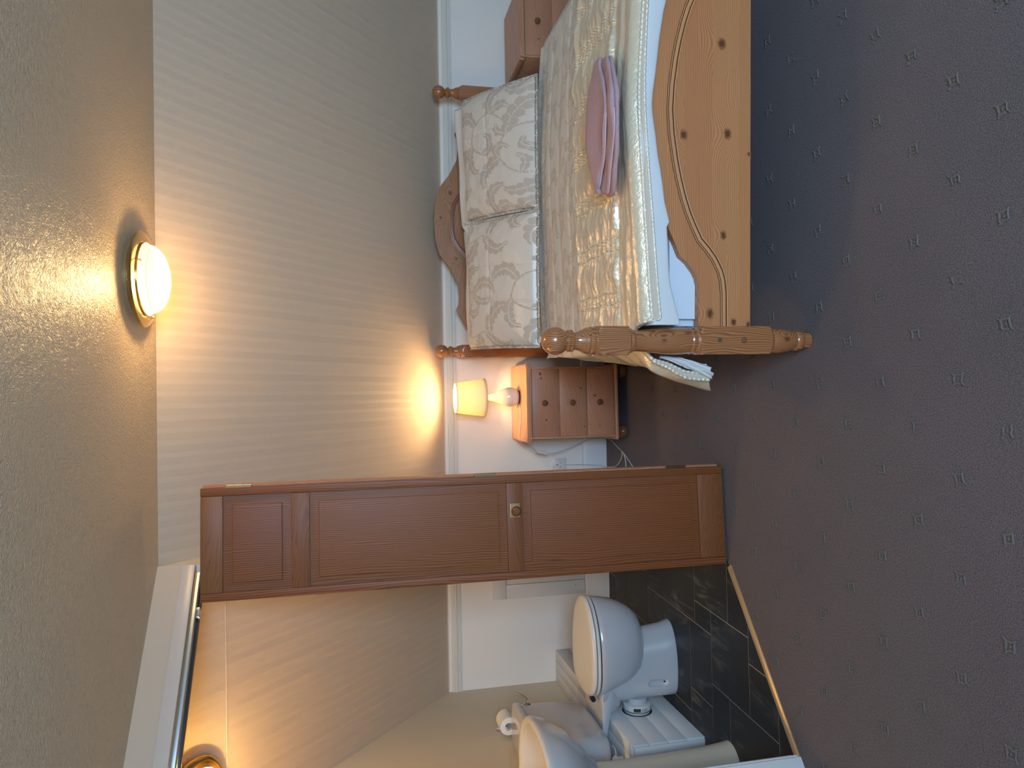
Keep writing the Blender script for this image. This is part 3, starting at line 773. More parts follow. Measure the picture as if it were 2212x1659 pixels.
# duvet: a white quilt lying on the mattress, its foot rolled over the top of the footboard
ZT_FOOT = smooth_table([(-0.1, 0.575), (0.0, 0.583), (0.15, 0.598), (0.36, 0.612), (0.55, 0.624), (0.74, 0.632), (0.95, 0.622), (1.15, 0.607), (1.3, 0.594), (1.43, 0.578), (1.55, 0.575)])
ZT_IN = smooth_table([(-0.1, 0.570), (0.0, 0.576), (0.15, 0.584), (0.36, 0.594), (0.55, 0.602), (0.74, 0.606), (0.95, 0.602), (1.15, 0.594), (1.3, 0.584), (1.43, 0.574), (1.55, 0.57)])
def ZT(x, y=-1.0):
    k = min(max((y+0.02)/0.17, 0.0), 1.0); k = k*k*(3-2*k)
    return ZT_FOOT(x)*(1-k)+ZT_IN(x)*k
def build_duvet():
    nu, nx = 64, 90
    xs = np.linspace(0.0475, BW-0.0475, nx)
    low = smooth_table([(0.0, 0.462), (0.03, 0.466), (0.134, 0.494), (0.19, 0.506), (0.30, 0.512), (0.373, 0.517), (0.498, 0.532), (0.607, 0.5535), (0.70, 0.572), (0.747, 0.5765), (0.80, 0.566), (0.883, 0.5515), (1.023, 0.532), (1.15, 0.513), (1.30, 0.49), (1.43, 0.468)])
    FBT = lerp_table(FBP); rows = []
    for x in xs:
        zt = ZT(x)-0.016; zb = min(low(x), FBT(x)+0.002) if 0.36 < x < 1.07 else low(x); f = 0.55 if x < 0.72 else 0.5
        zi = ZT(x, 0.5)-0.016
        cl = [(1.10, zi-0.004), (0.8, zi-0.006), (0.5, zi-0.006), (0.25, zi-0.006), (0.08, ZT(x, 0.08)-0.022), (0.01, ZT(x, 0.01)-0.021), (-0.025, zt-0.009), (-0.041, zt-0.020), (-0.046, (zt+zb)/2), (-0.045, zb+0.010), (-0.041, zb+0.002), (-0.034, zb), (-0.028, zb+0.004),
              (-0.024, max(zb+0.006, 0.464)), (-0.018, max(zb+0.012, 0.568) if 0.25 < x < 1.18 else zb+0.03), (0.04, 0.560), (0.3, 0.548), (0.8, 0.548), (1.10, 0.548)]
        P = spline([(a, b, 0) for a, b in cl], 4)
        rows.append([(x, p.x, p.y) for p in P])
    P = np.array(rows)
    w = vnoise(P[..., 0]*7, P[..., 1]*6+P[..., 2]*9, 5)
    P[..., 1] -= 0.010*np.clip(w, -0.5, 0.5)*(P[..., 1] < 0.0)
    P[..., 2] += 0.004*w
    me = grid_mesh('duvet', P)
    o = obj('duvet', me, M['duvet'], None, 180)
    bed_local(o)
    tag(o, 'white cotton duvet rolled over the top of the footboard', 'duvet')
    # the fold of it that shows under the bedspread at the near corner
    return o
DUV = build_duvet()

# bedspread: damask panel at the head, ruched satin panel, plain border with piped edges; hangs down on both sides
LINES = [-0.05, -0.01, 0.133, 0.170, 0.311, 0.350, 0.492, 0.533, 0.680, 0.720, 0.860, 0.902, 1.060, 1.102, 1.245, 1.287]
def hem_shape(y):
    """how far the left side has swung out and down at this y -> (x_out, z_low)"""
    xo = float(np.interp(y, [-0.04, 0.05, 0.12, 0.2, 0.35, 0.5, 0.9, 1.2], [-0.125, -0.147, -0.125, -0.102, -0.078, -0.066, -0.052, -0.018]))
    zl = float(np.interp(y, [-0.04, 0.05, 0.12, 0.2, 0.35, 0.5, 0.9, 1.2], [0.335, 0.288, 0.30, 0.315, 0.345, 0.37, 0.46, 0.53]))
    return xo, zl
def spread_surface(ny, nxt, nside, y0, y1, lift=0.0, side=True):
    ys = np.linspace(y0, y1, ny); rows = []; uu = []
    for y in ys:
        xo, zl = hem_shape(y)
        z0 = ZT(0.03, y)
        top = np.linspace(0.03, BW-0.03, nxt)
        L = spline([(xo-0.004, 0, zl), (xo, 0, zl+0.02), (xo*0.75-0.005, 0, zl+(z0-zl)*0.45), (-0.040 if xo > -0.06 else xo*0.55, 0, zl+(z0-zl)*0.74), (-0.014, 0, z0-0.022), (0.008, 0, z0-0.006), (0.03, 0, z0)], 12)
        idx = np.linspace(0, len(L)-1, nside).astype(int)
        left = [(L[i].x, L[i].z) for i in idx[:-1]]
        z1 = ZT(BW-0.03, y); xr = BW+0.055; zr = 0.36
        Rr = spline([(BW-0.03, 0, z1), (BW+0.01, 0, z1-0.012), (BW+0.035, 0, z1-0.05), (xr, 0, 0.5*(z1+zr)), (xr+0.012, 0, zr)], 8)
        idr = np.linspace(0, len(Rr)-1, nside).astype(int)
        right = [(Rr[i].x, Rr[i].z) for i in idr[1:]]
        pts = left+[(x, ZT(x, y)) for x in top]+right
        a = np.array(pts); rows.append(np.stack([a[:, 0], np.full(len(a), y), a[:, 1]], 1))
        d = np.r_[0, np.cumsum(np.hypot(np.diff(a[:, 0]), np.diff(a[:, 1])))]; uu.append(d-d[nside-1]+0.03)
    P = np.array(rows); U = np.array(uu)
    wl = np.clip((0.066-P[..., 0])/0.03, 0, 1); wr = np.clip((P[..., 0]-(BW-0.066))/0.03, 0, 1); w = np.maximum(wl, wr); w = w*w*(3-2*w)
    P[..., 1] += 0.084*w*np.clip(1-(P[..., 1]+0.032)/0.30, 0, 1)
    return P, U
def build_spread():
    root = empty('bedspread'); bed_local(root)
    tag(root, 'cream and gold satin bedspread with ruched panel spread over the bed', 'bedspread')
    # 1 damask panel
    ny, nx, ns = 210, 430, 40
    P, U = spread_surface(ny, nx, ns, 0.572, 1.195)
    Y = P[..., 1]; hang = (U < 0.03) | (U > BW-0.03)
    dm = damask(U*1.0+0.11, (Y-0.57)*1.55+0.07)
    h = 0.010*vnoise(U*5, Y*4, 2)+0.004*vnoise(U*16, Y*10, 3)
    for yl, a, wd in ((0.70, 0.006, 0.012), (0.83, 0.005, 0.02), (0.965, 0.007, 0.014), (1.08, 0.005, 0.018)):
        yy = Y-yl-0.012*np.sin(U*4+yl*30)
        h -= a*np.exp(-(yy/wd)**2)
    h += 0.010*np.exp(-((Y-1.165)/0.02)**2)-0.030*np.clip((Y-1.178)/0.02, 0, 1)**2
    h += 0.008*np.exp(-((Y-0.60)/0.02)**2)
    P[..., 2] += np.where(hang, 0.0, h+0.004)
    P[..., 0] += np.where(U < 0.03, 0.012*vnoise(Y*16, U*3, 9)-0.004, 0)
    o = obj('damask_panel', grid_mesh('damask_panel', P, {'damask': dm}), M['damask_bed'], root, 180)
    # 2 ruched satin panel and border
    ny, nx, ns = 330, 640, 54
    P, U = spread_surface(ny, nx, ns, -0.032, 0.574)
    Y = P[..., 1].copy(); hang = (U < 0.02) | (U > BW-0.02)
    z1 = np.clip((Y-0.165)/0.012, 0, 1)     # ruched zone mask
    h = 0.010*vnoise(U*6, Y*5, 12)*np.clip((Y+0.02)/0.05, 0, 1)
    # gathers run across each stitched channel
    dmin = np.full(U.shape, 9.0); pair = np.zeros(U.shape)
    for i, xl in enumerate(LINES):
        wob = xl+0.006*np.sin(Y*38+i)*0.5
        d = np.abs(U-wob); dmin = np.minimum(dmin, d)
    for i in range(0, len(LINES), 2):
        m = (U > LINES[i]) & (U < LINES[i+1]); pair[m] = 1
    k = np.exp(-(dmin/0.045)**1.2)
    ph = Y*330+vnoise(U*10, Y*22, 21)*14
    ga = np.sin(ph)*0.0020*np.exp(-(dmin/0.016)**2)+np.sin(Y*150+vnoise(U*9, Y*14, 22)*13+U*9)*0.0042*k
    ga += 0.0170*vnoise(U*10+Y*4, Y*28, 23)*(1-pair*0.6)+0.0050*np.abs(vnoise(U*22-Y*10, Y*36+U*6, 24))
    puff = 0.011*np.clip(dmin/0.06, 0, 1)**0.7-0.0035*np.exp(-(dmin/0.0030)**2)
    cord = 0.0040*np.exp(-((dmin-0.0045)/0.0024)**2)
    h += z1*(ga+puff+cord)
    # cross seam, then border gathered lengthways
    seam = -0.0035*np.exp(-((Y-0.166)/0.0035)**2)+0.0012*np.exp(-((Y-0.176)/0.005)**2)*(1+np.sin(U*300))
    fade = np.clip((Y+0.012)/0.03, 0, 1)
    bd = (1-z1)*fade*(0.0052*np.sin(Y*88+U*7+vnoise(U*4, Y*9, 31)*9)*np.clip(0.5+vnoise(U*3, Y*3, 34)*2, 0.15, 1)+0.016*vnoise(U*4+Y*5, Y*24-U*3, 32)+0.005*vnoise(U*20, Y*30, 33)+0.006*np.exp(-((Y-0.09)/0.03)**2))
    h += seam+bd
    h += 0.006*np.exp(-((Y-0.568)/0.010)**2)
    h -= 0.030*np.clip((0.0-Y)/0.032, 0, 1)**2
    fold = 0.010*np.sin(U*26+Y*9+vnoise(U*4, Y*4, 41)*8)
    P[..., 2] += np.where(hang, 0.0, h+0.003)
    # hanging part: soft vertical folds fanning out towards the corner
    sw = np.where(U < 0.02, np.clip((0.02-U)/0.12, 0, 1), 0)
    P[..., 0] += sw*(0.012*np.sin(Y*52+vnoise(Y*9, U*5, 51)*6)-0.004)
    P[..., 2] += sw*0.010*vnoise(Y*18, U*6, 52)
    o2 = obj('satin_panel', grid_mesh('satin_panel', P), M['satin'], root, 180)
    # layered edges at the foot: piping, beige band, second piping
    FR = P[0]                                                  # front edge of the satin, from the hanging tip round to the right
    Y0 = [tuple(v) for v in FR if v[0] < BW-0.02]
    def edge(kx, dy, dz):
        out = []
        for (x, y, z) in Y0[::3]:
            sd = min(max((0.07-x)/0.06, 0), 1)                  # 1 on the hanging side
            k = float(np.interp(x, [0.0, 0.35, 1.0, 1.4], [1.0, 0.85, 0.40, 0.35]))
            out.append(Vector((x+kx*sd*min(1.0, max(0.25, (0.56-z)/0.12)), y+dy*(1-sd)-0.004*sd, z-0.002+dz*k*(1-sd)+0.006*sd*(kx > 0))))
        return out
    def piping(name, path, r, seed):
        rs = random.Random(seed); mb = MB()
        dense = []
        for a, b in zip(path[:-1], path[1:]):
            n = max(1, int((b-a).length/0.0028))
            for k in range(n): dense.append(a.lerp(b, k/n))
        rad = [r*(0.78+0.34*abs(math.sin(i*0.62+0.6*math.sin(i*0.11)))+rs.uniform(-.06, .06)) for i in range(len(dense))]
        mb.tube(dense, rad, 8); return mb.obj(name, M['piping'], root, 180)
    p1 = edge(0, -0.002, 0)
    piping('piping', p1, 0.0062, 1)
    p2 = edge(0.020, -0.013, -0.022)
    piping('piping', p2, 0.0050, 2)
    # beige band between the two pipings
    n = min(len(p1), len(p2)); a = np.array([tuple(v) for v in p1]); b = np.array([tuple(v) for v in p2])
    ia = np.linspace(0, len(a)-1, 220).astype(int); ib = np.linspace(0, len(b)-1, 220).astype(int)
    A, B = a[ia], b[ib]
    rows = [A+(B-A)*t+np.array([0, -0.006*math.sin(PI*t), 0.0]) for t in np.linspace(0, 1, 7)]
    obj('lining_band', grid_mesh('lining_band', np.array(rows)), M['lining'], root, 180)
build_spread()

# corner of the duvet that hangs out past the near post
def build_duvet_corner():
    ni, nj = 46, 30; P = np.zeros((ni, nj, 3))
    for i in range(ni):
        s = i/(ni-1)
        for j in range(nj):
            t = j/(nj-1)
            x = -0.052-0.072*s**1.1+0.048*t*s**0.7; z = 0.500-0.178*s+0.020*t*s
            y = 0.052-0.020*math.sin(PI*t)*s-0.006*s
            P[i, j] = (x, y, z)
    s = np.linspace(0, 1, ni)[:, None]; t = np.linspace(0, 1, nj)[None, :]
    P[..., 1] -= 0.010*np.abs(np.sin(t*8+s*5))*s+0.012*vnoise(s*5+0*t, t*6+0*s, 61)*s
    P[..., 2] += 0.010*vnoise(s*6+0*t, t*4+0*s, 62)*s
    o = obj('hanging_corner', grid_mesh('hanging_corner', P), M['duvet'], DUV, 180)
    so = o.modifiers.new('thickness', 'SOLIDIFY'); so.thickness = 0.006
build_duvet_corner()

# pillows --------------------------------------------------------------
def pillow(name, x0, x1, y0, y1, zc0, zc1, th, mat, nx, ny, seed, dam=None, flange=0.0, creases=(), ears=(0.0, 0.0)):
    """cushion whose middle plane rises from zc0 at y0 to zc1 at y1; top and bottom skins share a rim"""
    u = np.linspace(0, 1, nx)[:, None]; v = np.linspace(0, 1, ny)[None, :]
    X = x0+(x1-x0)*u+0*v; Yb = y0+(y1-y0)*v+0*u
    edge = np.minimum(np.minimum(u, 1-u)*(x1-x0), np.minimum(v, 1-v)*(y1-y0)*1.1)
    pro = np.clip((edge-flange)/0.13, 0, 1); pro = np.sqrt(1-(1-pro)**2)
    wig = vnoise(u*7+0*v, v*6+0*u, seed)
    # sides bow in between the corners
    X = X+0.003*np.sin(PI*v)*(1-2*u)*np.abs(1-2*u)**2
    Yb = Yb+0.012*np.sin(PI*u)*(1-2*v)*np.abs(1-2*v)**2
    za, zb = zc1
    zm = zc0+(za+(zb-za)*u-zc0)*v+0.02*np.sin(PI*v)+0.004*np.sin(u*9+seed)*v+ears[0]*np.exp(-((1-v)/0.10)**2-(u/0.07)**2)+ears[1]*np.exp(-((1-v)/0.10)**2-((1-u)/0.07)**2)
    top = zm+th*pro*(1+0.22*wig)+0.006*vnoise(u*14+0*v, v*12+0*u, seed+3)*np.clip(edge/0.04, 0, 1)
    for kind, pos, amp in creases:
        dd = (u-pos+0.012*np.sin(v*9+seed)) if kind == 'u' else (v-pos+0.01*np.sin(u*9+seed))
        top = top-amp*np.exp(-(dd*(x1-x0 if kind == 'u' else y1-y0)/0.006)**2)*np.clip(edge/0.05, 0, 1)+0*zm
    bot = zm-0.35*th*pro
    Pt = np.stack([X, Yb, top], -1); Pb = np.stack([X, Yb, bot-0.0008], -1)[::-1]
    me_t = grid_mesh(name, Pt, {'damask': dam(X, Yb) if dam else np.zeros(X.shape)})
    # one mesh: join both skins
    bm = bmesh.new(); bm.from_mesh(me_t); la = bm.verts.layers.float.get('damask')
    me_b = grid_mesh('skin', Pb, {'damask': (dam(X, Yb)[::-1] if dam else np.zeros(X.shape))})
    bm.from_mesh(me_b); bmesh.ops.remove_doubles(bm, verts=bm.verts, dist=0.0012); bm.to_mesh(me_t); bm.free(); D.meshes.remove(me_b)
    o = obj(name, me_t, mat, None, 180); bed_local(o); return o
tag(pillow('pillow', 0.040, 0.640, 1.43, 1.70, 0.640, (0.862, 0.872), 0.030, M['pillow_white'], 60, 50, 5), 'plain white pillow propped behind the damask one nearest the bedside lamp', 'pillow', 'plain white pillows')
tag(pillow('pillow', 0.650, 1.27, 1.43, 1.70, 0.640, (0.885, 0.920), 0.030, M['pillow_white'], 60, 50, 6), 'plain white pillow propped behind the damask one farthest from the bedside lamp', 'pillow', 'plain white pillows')
tag(pillow('damask_pillow', 0.000, 0.6325, 1.075, 1.475, 0.628, (0.884, 0.892), 0.050, M['damask'], 230, 180, 7, lambda x, y: damask(x*1.0+0.02, y*1.25+0.30), 0.012,
           (('u', 0.36, 0.004), ('u', 0.63, 0.0035), ('v', 0.5, 0.004)), (0.0, 0.035)), 'cream leaf-patterned damask pillow nearest the bedside lamp', 'pillow', 'damask pillows')
tag(pillow('damask_pillow', 0.6335, 1.245, 1.085, 1.485, 0.628, (0.892, 0.915), 0.050, M['damask'], 230, 180, 8, lambda x, y: damask(x*1.0+0.19, y*1.25+0.05), 0.012,
           (('u', 0.36, 0.004), ('u', 0.66, 0.0035), ('v', 0.5, 0.004)), (0.0, 0.0)), 'cream leaf-patterned damask pillow farthest from the bedside lamp', 'pillow', 'damask pillows')

# folded towels on the bed ----------------------------------------------
def slab(poly_b, z_fun, th, n=40, seed=1, wob=0.003, inset=0.0):
    pass
def towel_layer(name, outline, z0, th, mat, parent=None, seed=1, droop=0.0):
    """soft folded layer: outline polygon (x,y), rounded edge, uneven surface"""
    P = spline([(x, y, 0) for x, y in outline+[outline[0]]], 6)[:-1]
    c = sum(P, Vector())/len(P); rings = []
    rs = lambda p, k: p+(c-p)*k
    for k, zz in ((0.04, 0.0), (0.008, 0.15), (0.0, 0.5), (0.012, 0.85), (0.045, 1.0), (0.14, 1.03), (0.35, 1.05), (0.6, 1.06), (0.85, 1.06)):
        ring = []
        for p in P:
            q = rs(p, k); s = noise.noise(Vector((q.x*9+seed, q.y*9, seed*3.1)))
            zb = ZT(q.x, q.y)+0.0185
            ring.append((q.x+0.004*noise.noise(Vector((q.x*25, q.y*25, seed+5))), q.y, zb+z0+th*zz*(1+0.18*s)+0.006*s*zz))
        rings.append(ring)
    return MB().loft(rings).obj(name, mat, parent, 60)
def build_towels():
    pale = towel_layer('face_cloth', [(0.790, 0.29), (0.772, 0.385), (0.764, 0.400), (0.750, 0.395), (0.704, 0.355), (0.63, 0.270), (0.66, 0.22), (0.77, 0.22)], 0.014, 0.011, M['towel_pale'], None, 3)
    bed_local(pale); tag(pale, 'pale pink flannel whose corner pokes out beneath the folded towel', 'towel')
    t = empty('hand_towel'); bed_local(t)
    tag(t, 'folded dusty pink terry hand towel lying on the satin bedspread', 'towel')
    left = [(0.922, 0.144), (0.926, 0.195), (0.89, 0.233), (0.844, 0.268), (0.755, 0.276), (0.673, 0.275), (0.605, 0.251), (0.547, 0.220), (0.505, 0.194), (0.488, 0.165)]
    base = left+[(0.466, 0.115), (0.468, 0.072), (0.490, 0.045), (0.511, 0.027), (0.543, 0.010), (0.587, -0.014), (0.657, -0.024), (0.710, -0.029), (0.752, -0.032), (0.801, -0.004), (0.856, 0.035), (0.892, 0.067), (0.912, 0.103)]
    towel_layer('lower_fold', base, 0.0125, 0.0115, M['towel'], t, 1)
    mid = left+[(0.475, 0.120), (0.488, 0.093), (0.523, 0.066), (0.554, 0.034), (0.613, -0.006), (0.656, -0.022), (0.700, -0.024), (0.752, -0.022), (0.801, 0.004), (0.856, 0.042), (0.892, 0.074), (0.910, 0.106)]
    towel_layer('middle_fold', mid, 0.0245, 0.0105, M['towel'], t, 2)
    top = left+[(0.504, 0.176), (0.520, 0.158), (0.548, 0.140), (0.579, 0.104), (0.629, 0.068), (0.666, 0.049), (0.704, 0.034), (0.752, 0.041), (0.796, 0.063), (0.833, 0.091), (0.886, 0.138), (0.912, 0.150)]
    towel_layer('top_fold', top, 0.0355, 0.0105, M['towel'], t, 4)
    for z, pl in ((0.0415, top[10:17]), (0.0305, mid[10:17])):
        pts = spline([(x+0.001, y-0.0025, ZT(x, y)+0.0175+z) for x, y in pl], 24)
        MB().tube(pts, [0.0021*(0.75+0.35*abs(math.sin(i*1.1))) for i in range(len(pts))], 6).obj('hem', M['hem'], t, 180)
build_towels()

# ------------------------------------------------------------------ bedside chests
def build_chest():
    r = empty('bedside_chest', (-0.035, -0.02, 0))
    w, dp = 0.19, 0.375
    MB().box(-w, w, -dp, 0, 0.085, 0.553, 0.0015).obj('body', M['chest_v'], r)
    top = MB(); bm = bmesh.new(); bmesh.ops.create_cube(bm, size=1)
    for v in bm.verts: v.co = (v.co.x*0.42, -0.1975+v.co.y*0.395, 0.5645+v.co.z*0.0225)
    ed = [e for e in bm.edges if abs(e.verts[0].co.z-e.verts[1].co.z) > 0.01 and e.verts[0].co.y < -0.3]
    bmesh.ops.bevel(bm, geom=ed, offset=0.012, segments=4, affect='EDGES')
    bmesh.ops.bevel(bm, geom=[e for e in bm.edges if e.verts[0].co.z > 0.57 and e.verts[1].co.z > 0.57], offset=0.006, segments=3, affect='EDGES')
    top.bm(bm).obj('top', M['chest'], r)
    MB().box(-w-0.016, w+0.016, -dp-0.016, 0, 0.066, 0.0848, 0.006, 3).obj('plinth', M['chest'], r)
    zs = [0.0915, 0.245, 0.3985, 0.5505]
    for a, b in zip(zs[:-1], zs[1:]):
        d = MB().box(-w+0.010, w-0.010, -dp-0.010, -dp-0.0002, a+0.0035, b-0.0035, 0.003).obj('drawer', M['chest'], r)
        MB().lathe([(0.0001, -dp-0.036), (0.009, -dp-0.0355), (0.0145, -dp-0.031), (0.016, -dp-0.025), (0.0135, -dp-0.019), (0.008, -dp-0.015), (0.0095, -dp-0.0102)], (0.0, 0, (a+b)/2+0.005), 20, 'Y').obj('knob', M['knob'], d)
    MB().box(-w, -w+0.0098, -dp-0.006, -dp-0.0001, 0.0855, 0.5525, 0.001).obj('front_stile', M['chest_v'], r)
    MB().box(w-0.0098, w, -dp-0.006, -dp-0.0001, 0.0855, 0.5525, 0.001).obj('front_stile', M['chest_v'], r)
    for sx in (-1, 1):
        for y in (-0.335, -0.045):
            MB().lathe([(0.022, 0.0), (0.030, 0.004), (0.0355, 0.016), (0.036, 0.030), (0.031, 0.042), (0.025, 0.047), (0.028, 0.052), (0.030, 0.058), (0.028, 0.0658)], (sx*0.165, y, 0), 24).obj('bun_foot', M['knob'], r)
    tag(r, 'orange pine three-drawer bedside chest with a lit lamp on it', 'chest of drawers', 'bedside chests')
    c = copy_tree(r); c.location = (2.003, -0.02, 0)
    c['label'] = 'orange pine bedside chest with a bare top, half hidden behind the bed'
build_chest()

# bedside lamp ----------------------------------------------------------
def build_lamp():
    lx, ly, z0 = 0.000, -0.215, 0.5759
    r = empty('table_lamp', (lx, ly, z0)); tag(r, 'lit bedside lamp with cream fabric shade and white bottle-shaped base', 'lamp')
    MB().lathe([(0.036, 0.0), (0.038, 0.004)], (0, 0, 0), 32).obj('foot_pad', M['black'], r)
    prof = [(0.036, 0.004), (0.046, 0.014), (0.0525, 0.033), (0.0535, 0.052), (0.050, 0.072), (0.042, 0.094), (0.031, 0.120), (0.0215, 0.146), (0.0165, 0.170), (0.0155, 0.195), (0.017, 0.212), (0.012, 0.214)]
    P = spline([(a, b, 0) for a, b in prof], 4)
    MB().lathe([(p.x, p.y) for p in P], (0, 0, 0), 40).obj('base', plain('white_glazed_ceramic', (0.78, 0.72, 0.62), 0.16, coat=0.3), r, 60)
    MB().lathe([(0.011, 0.214), (0.011, 0.255), (0.013, 0.256), (0.013, 0.262)], (0, 0, 0), 16).obj('lamp_holder', M['plastic'], r)
    t = NT('lamp_shade_fabric'); tr = t.node('ShaderNodeBsdfTranslucent'); tr.inputs[0].default_value = (0.98, 0.84, 0.55, 1)
    df = t.node('ShaderNodeBsdfDiffuse'); df.inputs[0].default_value = (0.88, 0.80, 0.62, 1)
    mx = t.node('ShaderNodeMixShader'); mx.inputs[0].default_value = 0.24; t.link(df.outputs[0], mx.inputs[1]); t.link(tr.outputs[0], mx.inputs[2])
    t.link(mx.outputs[0], t.n['Material Output'].inputs[0])
    o_ = []
    zb, zt, rb, rt = 0.192, 0.352, 0.104, 0.081
    for k in range(9): o_.append((rb+(rt-rb)*k/8, zb+(zt-zb)*k/8))
    sh = MB().lathe(o_, (0, 0, 0), 48, cap=False).obj('shade', t.m, r, 180)
    so = sh.modifiers.new('thickness', 'SOLIDIFY'); so.thickness = 0.0015
    for rr, zz in ((rb, zb), (rt, zt)):
        MB().tube([(rr*math.cos(a), rr*math.sin(a), zz) for a in np.linspace(0, 2*PI, 49)], 0.0018, 6).obj('shade_trim', plain('shade_piping', (0.75, 0.68, 0.50), 0.7), r)
    g = MB()
    for a in (0.4, 0.4+2*PI/3, 0.4+4*PI/3): g.tube([(0.012*math.cos(a), 0.012*math.sin(a), 0.258), (rt*math.cos(a), rt*math.sin(a), zt-0.002)], 0.0012, 6)
    g.obj('shade_carrier', M['steel'], r)
    prof = [(0.012, 0.262), (0.014, 0.270), (0.022, 0.285), (0.0265, 0.300), (0.024, 0.316), (0.014, 0.327), (0.0001, 0.330)]
    MB().lathe(prof, (0, 0, 0), 20).obj('bulb', mat_emit('bedside_bulb', (1.0, 0.70, 0.34), 330), r, 60)
    # cord with an in-line switch: over the chest, down its side and across the carpet to the socket
    cd = empty('lamp_cord', (-0.05, -0.235, 0.578)); cd_l = Vector((-0.05, -0.235, 0.578))
    tag(cd, 'white lamp flex with in-line switch, trailing over the chest to the socket', 'cable')
    a = spline([(-0.045, -0.245, 0.582), (-0.085, -0.270, 0.5795), (-0.15, -0.262, 0.5795), (-0.215, -0.235, 0.5795), (-0.252, -0.222, 0.566), (-0.272, -0.180, 0.515), (-0.306, -0.140, 0.462)], 10)
    b = spline([(-0.325, -0.135, 0.392), (-0.322, -0.120, 0.33), (-0.29, -0.09, 0.22), (-0.262, -0.06, 0.13), (-0.252, -0.06, 0.03), (-0.262, -0.10, 0.0035), (-0.295, -0.21, 0.0035), (-0.335, -0.33, 0.0035), (-0.40, -0.46, 0.0035)], 10)
    c = spline([(-0.318, -0.295, 0.008), (-0.355, -0.27, 0.0035), (-0.405, -0.19, 0.0035), (-0.425, -0.06, 0.0035), (-0.415, -0.033, 0.05), (-0.405, -0.034, 0.15), (-0.402, -0.020, 0.255), (-0.402, -0.012, 0.262)], 10)
    e = spline([(-0.318, -0.295, 0.0035), (-0.36, -0.33, 0.0035), (-0.43, -0.33, 0.0035), (-0.52, -0.25, 0.0035)], 10)
    f = MB()
    for q in (a, b, c, e): f.tube([p_-cd_l for p_ in q], 0.0026, 8)
    f.obj('flex', M['plastic'], cd, 180)
    sw = MB(); bm = bmesh.new(); bmesh.ops.create_cube(bm, size=1)
    for v in bm.verts: v.co = (v.co.x*0.022, v.co.y*0.016, v.co.z*0.072)
    bmesh.ops.bevel(bm, geom=list(bm.edges), offset=0.006, segments=3, affect='EDGES')
    sw.bm(bm, Matrix.Translation(Vector((-0.316, -0.138, 0.427))-cd_l) @ Matrix.Rotation(R(16), 4, 'Y')).obj('inline_switch', M['plastic'], cd)
build_lamp()

# socket on the knee wall -----------------------------------------------
def build_socket():
    r = empty('wall_socket', (-0.404, 0, 0.288)); tag(r, 'white three-pin wall socket on the knee wall, half behind the door', 'socket')
    MB().box(-0.037, 0.037, -0.010, -0.0003, -0.043, 0.043, 0.003).obj('face_plate', M['plastic'], r)
    h = MB().box(-0.0035, 0.0035, -0.0108, -0.0098, 0.012, 0.021).box(-0.014, -0.008, -0.0108, -0.0098, -0.006, -0.002).box(0.008, 0.014, -0.0108, -0.0098, -0.006, -0.002)
    h.obj('pin_holes', M['grey'], r)
    MB().box(-0.031, -0.014, -0.0135, -0.0098, 0.016, 0.036, 0.002).obj('rocker', M['plastic'], r)
build_socket()

